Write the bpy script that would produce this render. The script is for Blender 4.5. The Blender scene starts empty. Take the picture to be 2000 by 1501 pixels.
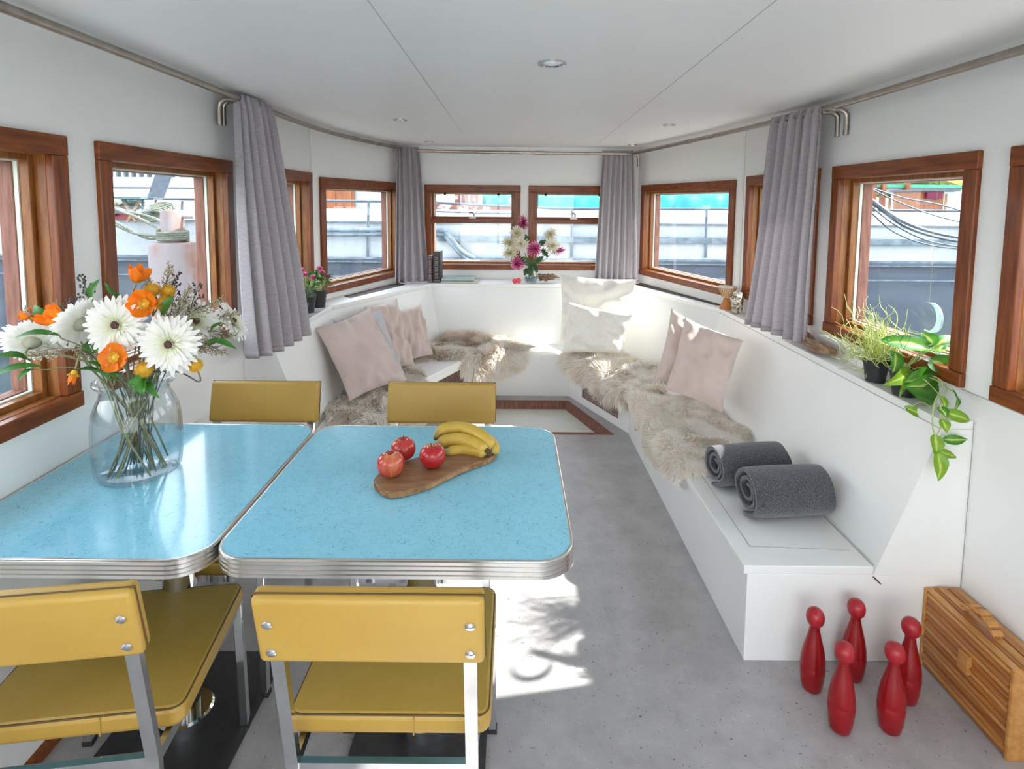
import bpy, math, random
from math import sin, cos, pi, sqrt, atan2
from mathutils import Vector, Matrix, Euler, noise

# ------------------------------------------------------------------ camera, sky, sun, exposure
SC = bpy.context.scene
COL = SC.collection
TH, ROLL, F, PX, PY, HC = 0.0897, 0.008, 1130.0, 1003.0, 497.63, 1.57
cam_d = bpy.data.cameras.new('camera')
cam_d.sensor_fit = 'HORIZONTAL'; cam_d.sensor_width = 36.0; cam_d.lens = 36.0 * F / 2000.0
cam_d.shift_x = (1000 - PX) / 2000.0
cam_d.shift_y = (PY - 750.5) / 2000.0
cam_d.clip_start = 0.02; cam_d.clip_end = 300
cam = bpy.data.objects.new('camera', cam_d); COL.objects.link(cam)
CM = Matrix.Translation((0, 0, HC)) @ Matrix.Rotation(pi/2 - TH, 4, 'X') @ Matrix.Rotation(ROLL, 4, 'Z')
cam.matrix_world = CM
SC.camera = cam

W = bpy.data.worlds.new('sky'); SC.world = W; W.use_nodes = True
nt = W.node_tree; nt.nodes.clear()
wo = nt.nodes.new('ShaderNodeOutputWorld'); bg = nt.nodes.new('ShaderNodeBackground')
tc = nt.nodes.new('ShaderNodeTexCoord'); sx = nt.nodes.new('ShaderNodeSeparateXYZ'); cr = nt.nodes.new('ShaderNodeValToRGB')
nt.links.new(tc.outputs['Generated'], sx.inputs[0]); nt.links.new(sx.outputs['Z'], cr.inputs[0])
nt.links.new(cr.outputs[0], bg.inputs[0]); nt.links.new(bg.outputs[0], wo.inputs[0])
cr.color_ramp.elements[0].position = 0.0; cr.color_ramp.elements[0].color = (0.97, 0.955, 0.93, 1)
cr.color_ramp.elements[1].position = 0.7; cr.color_ramp.elements[1].color = (0.80, 0.88, 1.0, 1)
bg.inputs[1].default_value = 1.25

sun_d = bpy.data.lights.new('sun', 'SUN'); sun_d.energy = 3.3; sun_d.angle = 0.012; sun_d.color = (1.0, 0.95, 0.87)
sun = bpy.data.objects.new('sun', sun_d); COL.objects.link(sun)
sun.location = (13, 3, 10)
sun.rotation_euler = Vector((1.35, 0.24, 1.08)).to_track_quat('Z', 'Y').to_euler()
vs = SC.view_settings
vs.view_transform = 'Standard'; vs.look = 'None'; vs.gamma = 1.0; vs.use_curve_mapping = False
vs.exposure = 2.42
SC.cycles.max_bounces = 12; SC.cycles.diffuse_bounces = 8; SC.cycles.transparent_max_bounces = 24
SC.cycles.sample_clamp_indirect = 6.0; SC.cycles.caustics_reflective = False; SC.cycles.caustics_refractive = False

def at(x, y, Y):
    """the point that shows at photo pixel (x, y) when it stands Y metres ahead"""
    d = CM.to_3x3() @ Vector(((x - PX) / F, (PY - y) / F, -1.0))
    return Vector((0, 0, HC)) + d * (Y / d.y)

# ------------------------------------------------------------------ helpers
R = random.Random(7)
MW = {}

class MB:
    def __init__(s): s.v = []; s.f = []; s.q = []; s.cq = 0.0; s.nn = None
    def add(s, vs_, fs, q=None):
        n = len(s.v)
        s.v += [Vector(p) for p in vs_]; s.f += [tuple(i + n for i in f) for f in fs]
        s.q += (list(q) if q is not None else [s.cq] * len(vs_))
        return s
    def box(s, x0, x1, y0, y1, z0, z1, M=None):
        p = [Vector(c) for c in ((x0,y0,z0),(x1,y0,z0),(x1,y1,z0),(x0,y1,z0),(x0,y0,z1),(x1,y0,z1),(x1,y1,z1),(x0,y1,z1))]
        if M is not None: p = [M @ c for c in p]
        return s.add(p, [(0,3,2,1),(4,5,6,7),(0,1,5,4),(1,2,6,5),(2,3,7,6),(3,0,4,7)])
    def prism(s, poly, z0, z1, M=None):
        n = len(poly)
        p = [Vector((a, b, z0)) for a, b in poly] + [Vector((a, b, z1)) for a, b in poly]
        if M is not None: p = [M @ c for c in p]
        return s.add(p, [tuple(range(n))[::-1], tuple(range(n, 2*n))] + [(i, (i+1) % n, n + (i+1) % n, n + i) for i in range(n)])
    def hull(s, a, b):
        """loft between two equal point loops, capped"""
        n = len(a)
        return s.add(list(a) + list(b), [tuple(range(n))[::-1], tuple(range(n, 2*n))] + [(i, (i+1) % n, n + (i+1) % n, n + i) for i in range(n)])
    def tube(s, path, r, n=8, caps=True, flat=1.0):
        path = [Vector(p) for p in path]; m = len(path)
        rs = r if isinstance(r, (list, tuple)) else [r] * m
        up = None; vs_ = []
        for i in range(m):
            t = (path[min(i+1, m-1)] - path[max(i-1, 0)])
            if t.length < 1e-9: t = Vector((0, 0, 1))
            t.normalize()
            if up is None:
                up = Vector((0,0,1)) if abs(t.z) < .9 else Vector((1,0,0))
            a = t.cross(up)
            if a.length < 1e-6: a = t.orthogonal()
            a.normalize(); b = a.cross(t).normalized(); up = b
            for k in range(n):
                w = 2*pi*k/n
                vs_.append(path[i] + a*(cos(w)*rs[i]) + b*(sin(w)*rs[i]*flat))
        fs = [(i*n+k, i*n+(k+1) % n, (i+1)*n+(k+1) % n, (i+1)*n+k) for i in range(m-1) for k in range(n)]
        if caps: fs += [tuple(range(n))[::-1], tuple(range((m-1)*n, m*n))]
        return s.add(vs_, fs)
    def bar(s, a, b, w, h, up=(0,0,1)):
        a = Vector(a); b = Vector(b); t = (b-a).normalized(); up = Vector(up)
        x = t.cross(up)
        if x.length < 1e-6: x = t.cross(Vector((0,1,0)))
        x.normalize(); y = x.cross(t).normalized()
        A = [a + x*(i*w/2) + y*(j*h/2) for i, j in ((-1,-1),(1,-1),(1,1),(-1,1))]
        B = [b + x*(i*w/2) + y*(j*h/2) for i, j in ((-1,-1),(1,-1),(1,1),(-1,1))]
        return s.hull(A, B)
    def lathe(s, prof, c=(0,0,0), n=32, M=None, caps=True, q=None):
        c = Vector(c); vs_ = []; qq = []
        for j, (r, z) in enumerate(prof):
            for k in range(n):
                w = 2*pi*k/n; p = Vector((r*cos(w), r*sin(w), z))
                vs_.append((M @ p if M is not None else p) + c); qq.append(q[j] if q else s.cq)
        m = len(prof)
        fs = [(i*n+k, i*n+(k+1) % n, (i+1)*n+(k+1) % n, (i+1)*n+k) for i in range(m-1) for k in range(n)]
        if caps: fs += [tuple(range(n))[::-1], tuple(range((m-1)*n, m*n))]
        return s.add(vs_, fs, qq)
    def ball(s, c, r, n=10, sc=(1,1,1)):
        m = max(4, n//2 + 1); pr = []
        for i in range(m+1):
            a = -pi/2 + pi*i/m; pr.append((max(1e-4, r*cos(a)), r*sin(a)))
        return s.lathe(pr, c, n, Matrix.Diagonal((sc[0], sc[1], sc[2], 1)))
    def grid(s, fn, nu, nv, q=None, wrap=False):
        vs_ = []; qq = []
        for i in range(nu+1):
            for j in range(nv+1):
                u, v = i/nu, j/nv; vs_.append(fn(u, v)); qq.append(q(u, v) if q else s.cq)
        fs = [(i*(nv+1)+j, (i+1)*(nv+1)+j, (i+1)*(nv+1)+j+1, i*(nv+1)+j+1) for i in range(nu) for j in range(nv)]
        return s.add(vs_, fs, qq)
    def build(s, name, m, parent=None, smooth=False, bevel=0, seg=2, solid=0, sub=0, world=True, angle=40, loc=None):
        vv = s.v
        if parent is not None:
            if world:
                inv = MW[parent.name].inverted(); vv = [inv @ p for p in vv]
        else:
            if loc is None:
                loc = Vector(((min(p.x for p in vv)+max(p.x for p in vv))/2, (min(p.y for p in vv)+max(p.y for p in vv))/2, min(p.z for p in vv)))
            loc = Vector(loc); vv = [p - loc for p in vv]
        me = bpy.data.meshes.new(name); me.from_pydata([tuple(p) for p in vv], [], s.f)
        at_ = me.attributes.new('q', 'FLOAT', 'POINT'); at_.data.foreach_set('value', s.q)
        if not s.nn: me.validate()
        me.update()
        o = bpy.data.objects.new(name, me); COL.objects.link(o)
        me.materials.append(m)
        if smooth:
            me.polygons.foreach_set('use_smooth', [True]*len(me.polygons))
            if angle < 180:
                try: me.set_sharp_from_angle(angle=math.radians(angle))
                except Exception: pass
        if s.nn: me.normals_split_custom_set_from_vertices([tuple(x) for x in s.nn])
        if bevel:
            b = o.modifiers.new('b', 'BEVEL'); b.width = bevel; b.segments = seg; b.limit_method = 'ANGLE'; b.angle_limit = math.radians(35)
        if solid:
            b = o.modifiers.new('s', 'SOLIDIFY'); b.thickness = solid; b.offset = 0
        if sub:
            b = o.modifiers.new('u', 'SUBSURF'); b.levels = sub; b.render_levels = sub
        if parent is not None: o.parent = parent; MW[o.name] = MW[parent.name]
        else: o.location = loc; MW[o.name] = Matrix.Translation(loc)
        return o

def tag(o, label=None, cat=None, group=None, kind=None):
    if label: o['label'] = label
    if cat: o['category'] = cat
    if group: o['group'] = group
    if kind: o['kind'] = kind
    return o
def thing(name, label, cat, loc=(0,0,0), rz=0, group=None, kind=None):
    o = bpy.data.objects.new(name, None); COL.objects.link(o); o.empty_display_size = .05
    o.location = loc; o.rotation_euler = (0, 0, rz)
    MW[o.name] = Matrix.Translation(Vector(loc)) @ Matrix.Rotation(rz, 4, 'Z')
    return tag(o, label, cat, group, kind)
def dup(root, loc, rz=0, label=None, group=None):
    r = root.copy(); COL.objects.link(r); r.location = loc; r.rotation_euler = (0, 0, rz)
    MW[r.name] = Matrix.Translation(Vector(loc)) @ Matrix.Rotation(rz, 4, 'Z')
    if label: r['label'] = label
    if group: r['group'] = group
    for ch in list(root.children):
        c = ch.copy(); COL.objects.link(c); c.parent = r
        for g in list(ch.children):
            d = g.copy(); COL.objects.link(d); d.parent = c
    return r

def rock(c, sx_, sy_, sz, seed, m, name, label, cat, rz=0, n=26, rough=.25, group=None, fr=2.2):
    mb = MB(); Mr = Matrix.Rotation(rz, 4, 'Z')
    def fn(u, v):
        th = 2*pi*u; ph_ = pi*v; d = Vector((sin(ph_)*cos(th), sin(ph_)*sin(th), cos(ph_))); k_ = 1+rough*noise.noise(d*fr+Vector((seed,0,0)))*1.6+rough*.5*noise.noise(Vector((d.x*2, d.y*9, d.z*9))+Vector((seed,3,0)))
        return Vector(c) + Mr @ Vector((d.x*sx_*k_, d.y*sy_*k_, d.z*sz*k_))
    mb.grid(fn, n*2, n); o = mb.build(name, M[m], None, smooth=True, angle=50); return tag(o, label, cat, group)

# ------------------------------------------------------------------ materials
def mat(name, c, rough=.5, metal=0.0, c2=None, scale=8, detail=4, stretch=(1,1,1), lo=.35, hi=.65, bump=0, bscale=None,
        coat=0, sheen=0, spec=.5, qramp=None, c3=None, trl=0, bstretch=None, sss=0):
    m = bpy.data.materials.new(name); m.use_nodes = True
    n = m.node_tree; b = n.nodes['Principled BSDF']; L = n.links.new
    b.inputs['Base Color'].default_value = (*c, 1); b.inputs['Roughness'].default_value = rough
    b.inputs['Metallic'].default_value = metal; b.inputs['Specular IOR Level'].default_value = spec
    b.inputs['Coat Weight'].default_value = coat; b.inputs['Coat Roughness'].default_value = .08
    b.inputs['Sheen Weight'].default_value = sheen
    tcn = n.nodes.new('ShaderNodeTexCoord')
    def noise_n(sc, st, det):
        mp = n.nodes.new('ShaderNodeMapping'); mp.inputs['Scale'].default_value = st
        L(tcn.outputs['Object'], mp.inputs[0])
        t = n.nodes.new('ShaderNodeTexNoise'); t.inputs['Scale'].default_value = sc; t.inputs['Detail'].default_value = det
        L(mp.outputs[0], t.inputs['Vector']); return t
    out = None
    if qramp:
        a = n.nodes.new('ShaderNodeAttribute'); a.attribute_name = 'q'
        r = n.nodes.new('ShaderNodeValToRGB'); e = r.color_ramp.elements
        while len(e) < len(qramp): e.new(.5)
        for i, (p, cc) in enumerate(qramp): e[i].position = p; e[i].color = (*cc, 1)
        L(a.outputs['Fac'], r.inputs[0]); out = r.outputs[0]
    if c2 is not None:
        t = noise_n(scale, stretch, detail)
        r = n.nodes.new('ShaderNodeValToRGB'); e = r.color_ramp.elements
        e[0].position = lo; e[1].position = hi; e[0].color = (*c, 1); e[1].color = (*c2, 1)
        if c3 is not None: x = e.new((lo+hi)/2); x.color = (*c3, 1)
        L(t.outputs['Fac'], r.inputs[0])
        if out is not None:
            mx = n.nodes.new('ShaderNodeMixRGB'); mx.blend_type = 'MULTIPLY'; mx.inputs[0].default_value = 1
            L(out, mx.inputs[1]); L(r.outputs[0], mx.inputs[2]); out = mx.outputs[0]
        else: out = r.outputs[0]
    if out is not None: L(out, b.inputs['Base Color'])
    if bump:
        t = noise_n(bscale or scale*4, bstretch or stretch, 3); bp = n.nodes.new('ShaderNodeBump')
        bp.inputs['Strength'].default_value = bump; bp.inputs['Distance'].default_value = .004
        L(t.outputs['Fac'], bp.inputs['Height']); L(bp.outputs[0], b.inputs['Normal'])
    if trl:
        tr = n.nodes.new('ShaderNodeBsdfTranslucent'); mx = n.nodes.new('ShaderNodeMixShader'); mx.inputs[0].default_value = trl
        if out is not None: L(out, tr.inputs[0])
        else: tr.inputs[0].default_value = (*c, 1)
        L(b.outputs[0], mx.inputs[1]); L(tr.outputs[0], mx.inputs[2]); L(mx.outputs[0], n.nodes['Material Output'].inputs[0])
    return m

def glass_mat(name, tint=(1,1,1), rough=.0, refl=1.0, ior=1.45, power=5):
    m = bpy.data.materials.new(name); m.use_nodes = True; n = m.node_tree; n.nodes.clear(); L = n.links.new
    o = n.nodes.new('ShaderNodeOutputMaterial'); t = n.nodes.new('ShaderNodeBsdfTransparent'); g = n.nodes.new('ShaderNodeBsdfGlossy')
    t.inputs[0].default_value = (*tint, 1); g.inputs['Roughness'].default_value = rough
    fr = n.nodes.new('ShaderNodeLayerWeight'); fr.inputs[0].default_value = .5
    pw = n.nodes.new('ShaderNodeMath'); pw.operation = 'POWER'; pw.inputs[1].default_value = power; L(fr.outputs['Facing'], pw.inputs[0])
    mu = n.nodes.new('ShaderNodeMath'); mu.operation = 'MULTIPLY_ADD'; mu.inputs[1].default_value = .8; mu.inputs[2].default_value = .035*refl; mu.use_clamp = True
    mx = n.nodes.new('ShaderNodeMixShader'); L(pw.outputs[0], mu.inputs[0]); L(mu.outputs[0], mx.inputs[0]); L(t.outputs[0], mx.inputs[1]); L(g.outputs[0], mx.inputs[2])
    L(mx.outputs[0], o.inputs[0]); return m

M = {}
M['wall'] = mat('white_wall_paint', (.845,.842,.825), .38, c2=(.865,.862,.848), scale=2, bump=.05, bscale=60)
M['ceil'] = mat('white_ceiling_paint', (.80,.80,.795), .45, c2=(.82,.82,.815), scale=1.5)
M['bench'] = mat('white_bench_paint', (.845,.845,.825), .3, c2=(.865,.865,.85), scale=3, bump=.03, bscale=50)
M['seam_soft'] = mat('faint_panel_joint', (.66,.66,.64), .6)
M['deck'] = mat('bounce_deck_paint', (.68,.67,.64), .6, c2=(.74,.73,.70), scale=3)
M['pearl'] = mat('pearly_shell_glass', (.60,.74,.74), .25, c2=(.78,.86,.86), scale=30, trl=.4)
M['teak_out'] = mat('orange_varnished_door', (.17,.045,.010), .4, c2=(.26,.08,.018), scale=4, stretch=(4,4,.8))
M['red_out'] = mat('red_deck_box', (.22,.01,.02), .4, c2=(.30,.03,.04), scale=5)
M['seam'] = mat('panel_seam', (.50,.50,.48), .7)
M['wood_h'] = mat('mahogany_lengthwise', (.12,.026,.006), .32, c2=(.27,.072,.016), scale=5, detail=8, stretch=(1.2,14,14), bump=.12, coat=.08, lo=.3, hi=.7, spec=.3)
M['wood_y'] = mat('mahogany_fore_and_aft', (.12,.026,.006), .32, c2=(.27,.072,.016), scale=5, detail=8, stretch=(14,1.2,14), bump=.12, coat=.08, lo=.3, hi=.7, spec=.3)
M['wood_v'] = mat('mahogany_upright', (.12,.026,.006), .32, c2=(.27,.072,.016), scale=5, detail=8, stretch=(14,14,1.2), bump=.12, coat=.08, lo=.3, hi=.7, spec=.3)
M['wood_j'] = mat('mahogany_jamb', (.17,.052,.011), .38, c2=(.34,.135,.034), scale=6, detail=8, stretch=(12,12,1.5), bump=.15, coat=.1, lo=.3, hi=.7, spec=.3)
M['wood_out'] = mat('weathered_outer_wood', (.16,.06,.04), .7, c2=(.27,.12,.085), scale=6, stretch=(10,10,1.5), bump=.3)
M['spacer'] = mat('glazing_spacer', (.72,.76,.66), .5)
M['pane'] = glass_mat('window_glass', (.93,.96,.97), 0, 1.0)
M['steel'] = mat('brushed_steel', (.36,.32,.28), .34, 1.0, c2=(.44,.40,.35), scale=20, stretch=(1,1,1))
M['chrome'] = mat('chrome', (.72,.72,.73), .08, 1.0, c2=(.66,.67,.69), scale=12)
M['alu'] = mat('ribbed_aluminium', (.72,.70,.67), .26, 1.0, c2=(.66,.65,.63), scale=9)
M['dark'] = mat('dark_gap', (.03,.018,.014), .6, c2=(.06,.035,.025), scale=40)
M['black'] = mat('black_powder_coat', (.018,.018,.02), .45, c2=(.026,.026,.028), scale=30)
M['rubber'] = mat('black_rubber', (.02,.02,.02), .7)
M['plastic'] = mat('black_plastic_pot', (.025,.025,.03), .45)
M['vinyl'] = mat('mustard_vinyl', (.41,.245,.040), .42, c2=(.48,.30,.058), scale=3.5, detail=6, bump=.12, bscale=90, lo=.3, hi=.7)
M['seamy'] = mat('vinyl_seam', (.10,.055,.012), .7)
M['cloth'] = mat('mauve_grey_linen', (.47,.43,.46), .85, c2=(.57,.53,.555), scale=45, detail=3, stretch=(1,1,6), bump=.25, bscale=300, trl=.28, sheen=.2)
M['pink'] = mat('pale_pink_cotton', (.60,.475,.43), .85, c2=(.64,.515,.47), scale=6, sheen=.25, bump=.12, bscale=500)
M['greyp'] = mat('pale_grey_cotton', (.50,.48,.50), .85, c2=(.56,.50,.50), scale=5, sheen=.25)
M['linen'] = mat('cream_linen', (.80,.77,.70), .85, c2=(.84,.82,.76), scale=60, sheen=.2, bump=.15, bscale=400)
M['towel'] = mat('charcoal_terry', (.025,.025,.034), .95, c2=(.16,.16,.18), scale=330, detail=2, lo=.40, hi=.72, bump=.9, bscale=260, sheen=.4)
M['red'] = mat('red_painted_wood', (.25,.002,.005), .30, c2=(.32,.003,.008), scale=7, coat=.0, bump=.05, bscale=60)
M['redp'] = mat('red_scuffed_paint', (.30,.004,.009), .36, c2=(.42,.016,.026), scale=14, coat=0)
M['bamboo'] = mat('varnished_cane', (.25,.072,.011), .32, c2=(.46,.165,.028), scale=7, detail=6, stretch=(12,1.0,12), coat=.3, bump=.1, lo=.3, hi=.7)
M['bamb2'] = mat('pale_cane', (.46,.20,.045), .38, c2=(.60,.29,.08), scale=10, stretch=(6,1,6), coat=.2)
M['board'] = mat('olive_wood', (.20,.095,.042), .5, c2=(.34,.185,.09), scale=9, detail=8, stretch=(1.2,9,9), bump=.1, lo=.3, hi=.7)
M['bark'] = mat('board_bark_edge', (.22,.10,.04), .8, c2=(.46,.26,.11), scale=40, bump=.5)
M['drift'] = mat('driftwood', (.17,.095,.055), .8, c2=(.42,.27,.17), scale=9, detail=8, stretch=(8,1.2,8), bump=.8, bscale=60)
M['apple'] = mat('apple_skin', (.9,.9,.9), .22, c2=(.76,.72,.70), scale=60, coat=.2, stretch=(3,3,.6), qramp=[(0,(.50,.015,.02)),(.45,(.60,.05,.035)),(.75,(.72,.26,.10)),(1,(.75,.55,.20))])
M['banana'] = mat('banana_skin', (.85,.85,.85), .4, c2=(.78,.76,.72), scale=30, qramp=[(0,(.08,.05,.02)),(.05,(.34,.27,.06)),(.16,(.68,.46,.07)),(.86,(.72,.48,.075)),(.95,(.45,.40,.10)),(1,(.12,.07,.03))])
M['stemb'] = mat('brown_stem', (.10,.055,.03), .8)
M['green'] = mat('leaf_green', (.035,.14,.02), .4, c2=(.08,.26,.04), scale=12, trl=.25)
M['dgreen'] = mat('dusty_leaf_green', (.06,.15,.06), .55, c2=(.13,.24,.11), scale=12, trl=.2)
M['stem'] = mat('olive_stem', (.16,.18,.07), .5, c2=(.26,.25,.13), scale=20)
M['stemd'] = mat('dark_stem', (.07,.08,.06), .5, c2=(.16,.14,.09), scale=20)
M['petw'] = mat('white_petal', (1,1,1), .55, c2=(.95,.95,.93), scale=40, trl=.3, qramp=[(0,(.62,.70,.36)),(.22,(.82,.84,.66)),(.5,(.90,.89,.84)),(1,(.92,.91,.89))])
M['peto'] = mat('orange_petal', (1,1,1), .5, c2=(.92,.88,.85), scale=30, trl=.35, qramp=[(0,(.80,.42,.02)),(.4,(.95,.28,.008)),(1,(.98,.24,.006))])
M['petp'] = mat('magenta_petal', (1,1,1), .5, c2=(.95,.9,.92), scale=30, trl=.25, qramp=[(0,(.16,.0,.04)),(.45,(.42,.015,.14)),(.75,(.62,.08,.28)),(1,(.95,.70,.80))])
M['petm'] = mat('cream_petal', (1,1,1), .55, c2=(.96,.95,.93), scale=30, trl=.3, qramp=[(0,(.42,.38,.14)),(.4,(.70,.66,.46)),(.8,(.90,.88,.78)),(1,(.96,.95,.9))])
M['petr'] = mat('rose_pink_petal', (.70,.16,.34), .5, c2=(.85,.36,.52), scale=60, trl=.2)
M['brown'] = mat('flower_eye', (.045,.02,.02), .8, c2=(.12,.05,.04), scale=200)
M['sepal'] = mat('grey_green_sepal', (.27,.27,.19), .7, c2=(.36,.36,.27), scale=40)
M['mustard'] = mat('ochre_flower_ball', (.60,.33,.02), .7, c2=(.78,.48,.05), scale=60)
M['heath'] = mat('dry_heather', (.30,.22,.15), .8, c2=(.46,.40,.27), scale=30)
M['berry'] = mat('dark_berry', (.03,.022,.02), .5, c2=(.07,.045,.04), scale=50)
M['vase'] = glass_mat('vase_glass', (.945,.965,.975), .0, .8, 1.5, 3.2)
M['varleaf'] = mat('variegated_leaf', (1,1,1), .3, c2=(.8,.85,.75), scale=16, coat=.1, trl=.28, qramp=[(0,(.70,.76,.30)),(.12,(.62,.70,.20)),(.26,(.12,.34,.03)),(1,(.045,.21,.02))])
M['limeleaf'] = mat('lime_leaf', (1,1,1), .35, c2=(.85,.9,.8), scale=16, trl=.3, qramp=[(0,(.72,.78,.30)),(.12,(.50,.62,.10)),(.3,(.25,.44,.025)),(1,(.20,.38,.02))])
M['twig'] = mat('curly_stem', (.36,.44,.12), .5, c2=(.60,.62,.30), scale=30, trl=.1)
M['soil'] = mat('potting_soil', (.04,.025,.018), .9, c2=(.09,.06,.04), scale=60)
M['herb'] = mat('grey_green_herb', (.10,.16,.09), .7, c2=(.22,.28,.18), scale=40)
M['moon'] = glass_mat('pearly_glass', (.62,.75,.78), .15, 3.0)
M['shell'] = mat('carved_shell', (.14,.09,.05), .4, c2=(.62,.58,.48), scale=55, detail=2, lo=.42, hi=.55, bump=.7)
M['skin'] = mat('goat_skin_drum', (.55,.42,.28), .6, c2=(.78,.68,.52), scale=18, stretch=(3,3,.5), bump=.3)
M['rust'] = mat('rusty_steel', (.20,.17,.17), .8, c2=(.20,.075,.035), scale=5, detail=8, lo=.45, hi=.68, bump=.3)
M['rope'] = mat('mooring_rope', (.08,.09,.065), .85, c2=(.15,.16,.12), scale=60, bump=.6, bscale=150)
M['hullw'] = mat('white_barge_paint', (.31,.345,.375), .5, c2=(.37,.395,.42), scale=1.2, stretch=(.4,1,3))
M['hulld'] = mat('slate_barge_paint', (.028,.042,.065), .45, c2=(.048,.066,.095), scale=2, stretch=(.5,1,2))
M['rubr'] = mat('blue_grey_rubbing_strake', (.07,.10,.125), .6, c2=(.17,.21,.245), scale=7, stretch=(1,1,1))
M['tarp'] = mat('turquoise_tarpaulin', (.0,.17,.185), .5, c2=(.01,.27,.28), scale=4, bump=.8, bscale=6)
M['redsteel'] = mat('red_lead_steel', (.18,.05,.03), .6, c2=(.40,.34,.32), scale=6, lo=.5, hi=.6)
M['teak'] = mat('orange_teak', (.42,.13,.03), .4, c2=(.56,.22,.06), scale=4, stretch=(4,4,.8))
M['tree'] = mat('tree_foliage', (.09,.16,.03), .8, c2=(.20,.28,.06), scale=5)
M['yellow'] = mat('yellow_crane_paint', (.75,.45,.04), .5, c2=(.80,.52,.08), scale=4)
M['gsteel'] = mat('grey_railing_paint', (.05,.07,.09), .5, c2=(.08,.105,.125), scale=4)
M['awning'] = mat('green_roof_sheet', (.03,.26,.16), .5, c2=(.06,.34,.22), scale=3)
M['mesh_grey'] = mat('grey_sling_cloth', (.05,.062,.08), .8, c2=(.07,.085,.105), scale=30)
M['water'] = mat('harbour_water', (.02,.035,.04), .08, c2=(.03,.05,.055), scale=1, bump=.6, bscale=2)
M['paper'] = mat('book_pages', (.70,.67,.58), .8, c2=(.6,.56,.48), scale=80, stretch=(.1,.1,5))
M['bookb'] = mat('black_book_cloth', (.02,.018,.022), .5, c2=(.035,.03,.03), scale=30)
M['bookm'] = mat('maroon_book_cloth', (.05,.022,.028), .5, c2=(.08,.03,.04), scale=30)
M['gilt'] = mat('gilt_lettering', (.62,.56,.45), .5, .3)
M['cover'] = mat('picture_book_cover', (.05,.12,.12), .3, c2=(.42,.44,.36), c3=(.10,.30,.32), scale=9, lo=.3, hi=.7, coat=.3)
M['grille'] = mat('bronze_mesh', (.03,.02,.015), .6, c2=(.10,.06,.035), scale=60)
M['panelw'] = mat('limewashed_panel', (.70,.71,.66), .3, c2=(.78,.78,.73), scale=5, stretch=(1.5,9,1), bump=.08, coat=.3)
M['candle'] = mat('hot_pink_wax', (.80,.04,.14), .5, c2=(.86,.16,.10), scale=30)
M['lampglass'] = mat('frosted_lamp', (.75,.76,.82), .3, c2=(.85,.86,.9), scale=80)
M['oliveg'] = mat('dark_leaf', (.02,.07,.02), .5, c2=(.05,.12,.04), scale=20, trl=.1)

def fur(name, base, tip, dark):
    m = bpy.data.materials.new(name); m.use_nodes = True; n = m.node_tree; b = n.nodes['Principled BSDF']; L = n.links.new
    a = n.nodes.new('ShaderNodeAttribute'); a.attribute_name = 'q'
    r = n.nodes.new('ShaderNodeValToRGB'); e = r.color_ramp.elements
    e[0].color = (*base, 1); e[1].color = (*tip, 1); L(a.outputs['Fac'], r.inputs[0])
    t = n.nodes.new('ShaderNodeTexNoise'); t.inputs['Scale'].default_value = 9; tcn = n.nodes.new('ShaderNodeTexCoord'); L(tcn.outputs['Object'], t.inputs['Vector'])
    r2 = n.nodes.new('ShaderNodeValToRGB'); r2.color_ramp.elements[0].position = .38; r2.color_ramp.elements[1].position = .6
    r2.color_ramp.elements[0].color = (*dark, 1); r2.color_ramp.elements[1].color = (1,1,1,1); L(t.outputs['Fac'], r2.inputs[0])
    mx = n.nodes.new('ShaderNodeMixRGB'); mx.blend_type = 'MULTIPLY'; mx.inputs[0].default_value = 1; L(r.outputs[0], mx.inputs[1]); L(r2.outputs[0], mx.inputs[2])
    L(mx.outputs[0], b.inputs['Base Color']); b.inputs['Roughness'].default_value = .9; b.inputs['Sheen Weight'].default_value = .3
    tr = n.nodes.new('ShaderNodeBsdfTranslucent'); L(mx.outputs[0], tr.inputs[0]); ms = n.nodes.new('ShaderNodeMixShader'); ms.inputs[0].default_value = .3
    L(b.outputs[0], ms.inputs[1]); L(tr.outputs[0], ms.inputs[2]); L(ms.outputs[0], n.nodes['Material Output'].inputs[0])
    return m
M['fur_cream'] = fur('cream_fleece', (.86,.81,.73), (.97,.95,.91), (.95,.91,.87))
M['fur_white'] = fur('long_white_fleece', (.86,.79,.70), (.97,.96,.93), (.95,.90,.84))
M['fur_shag'] = fur('shaggy_beige_fleece', (.78,.71,.62), (.98,.95,.91), (.95,.91,.86))
M['fur_brown'] = fur('brown_tinged_fleece', (.76,.65,.54), (.95,.90,.83), (.93,.87,.81))

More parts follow.
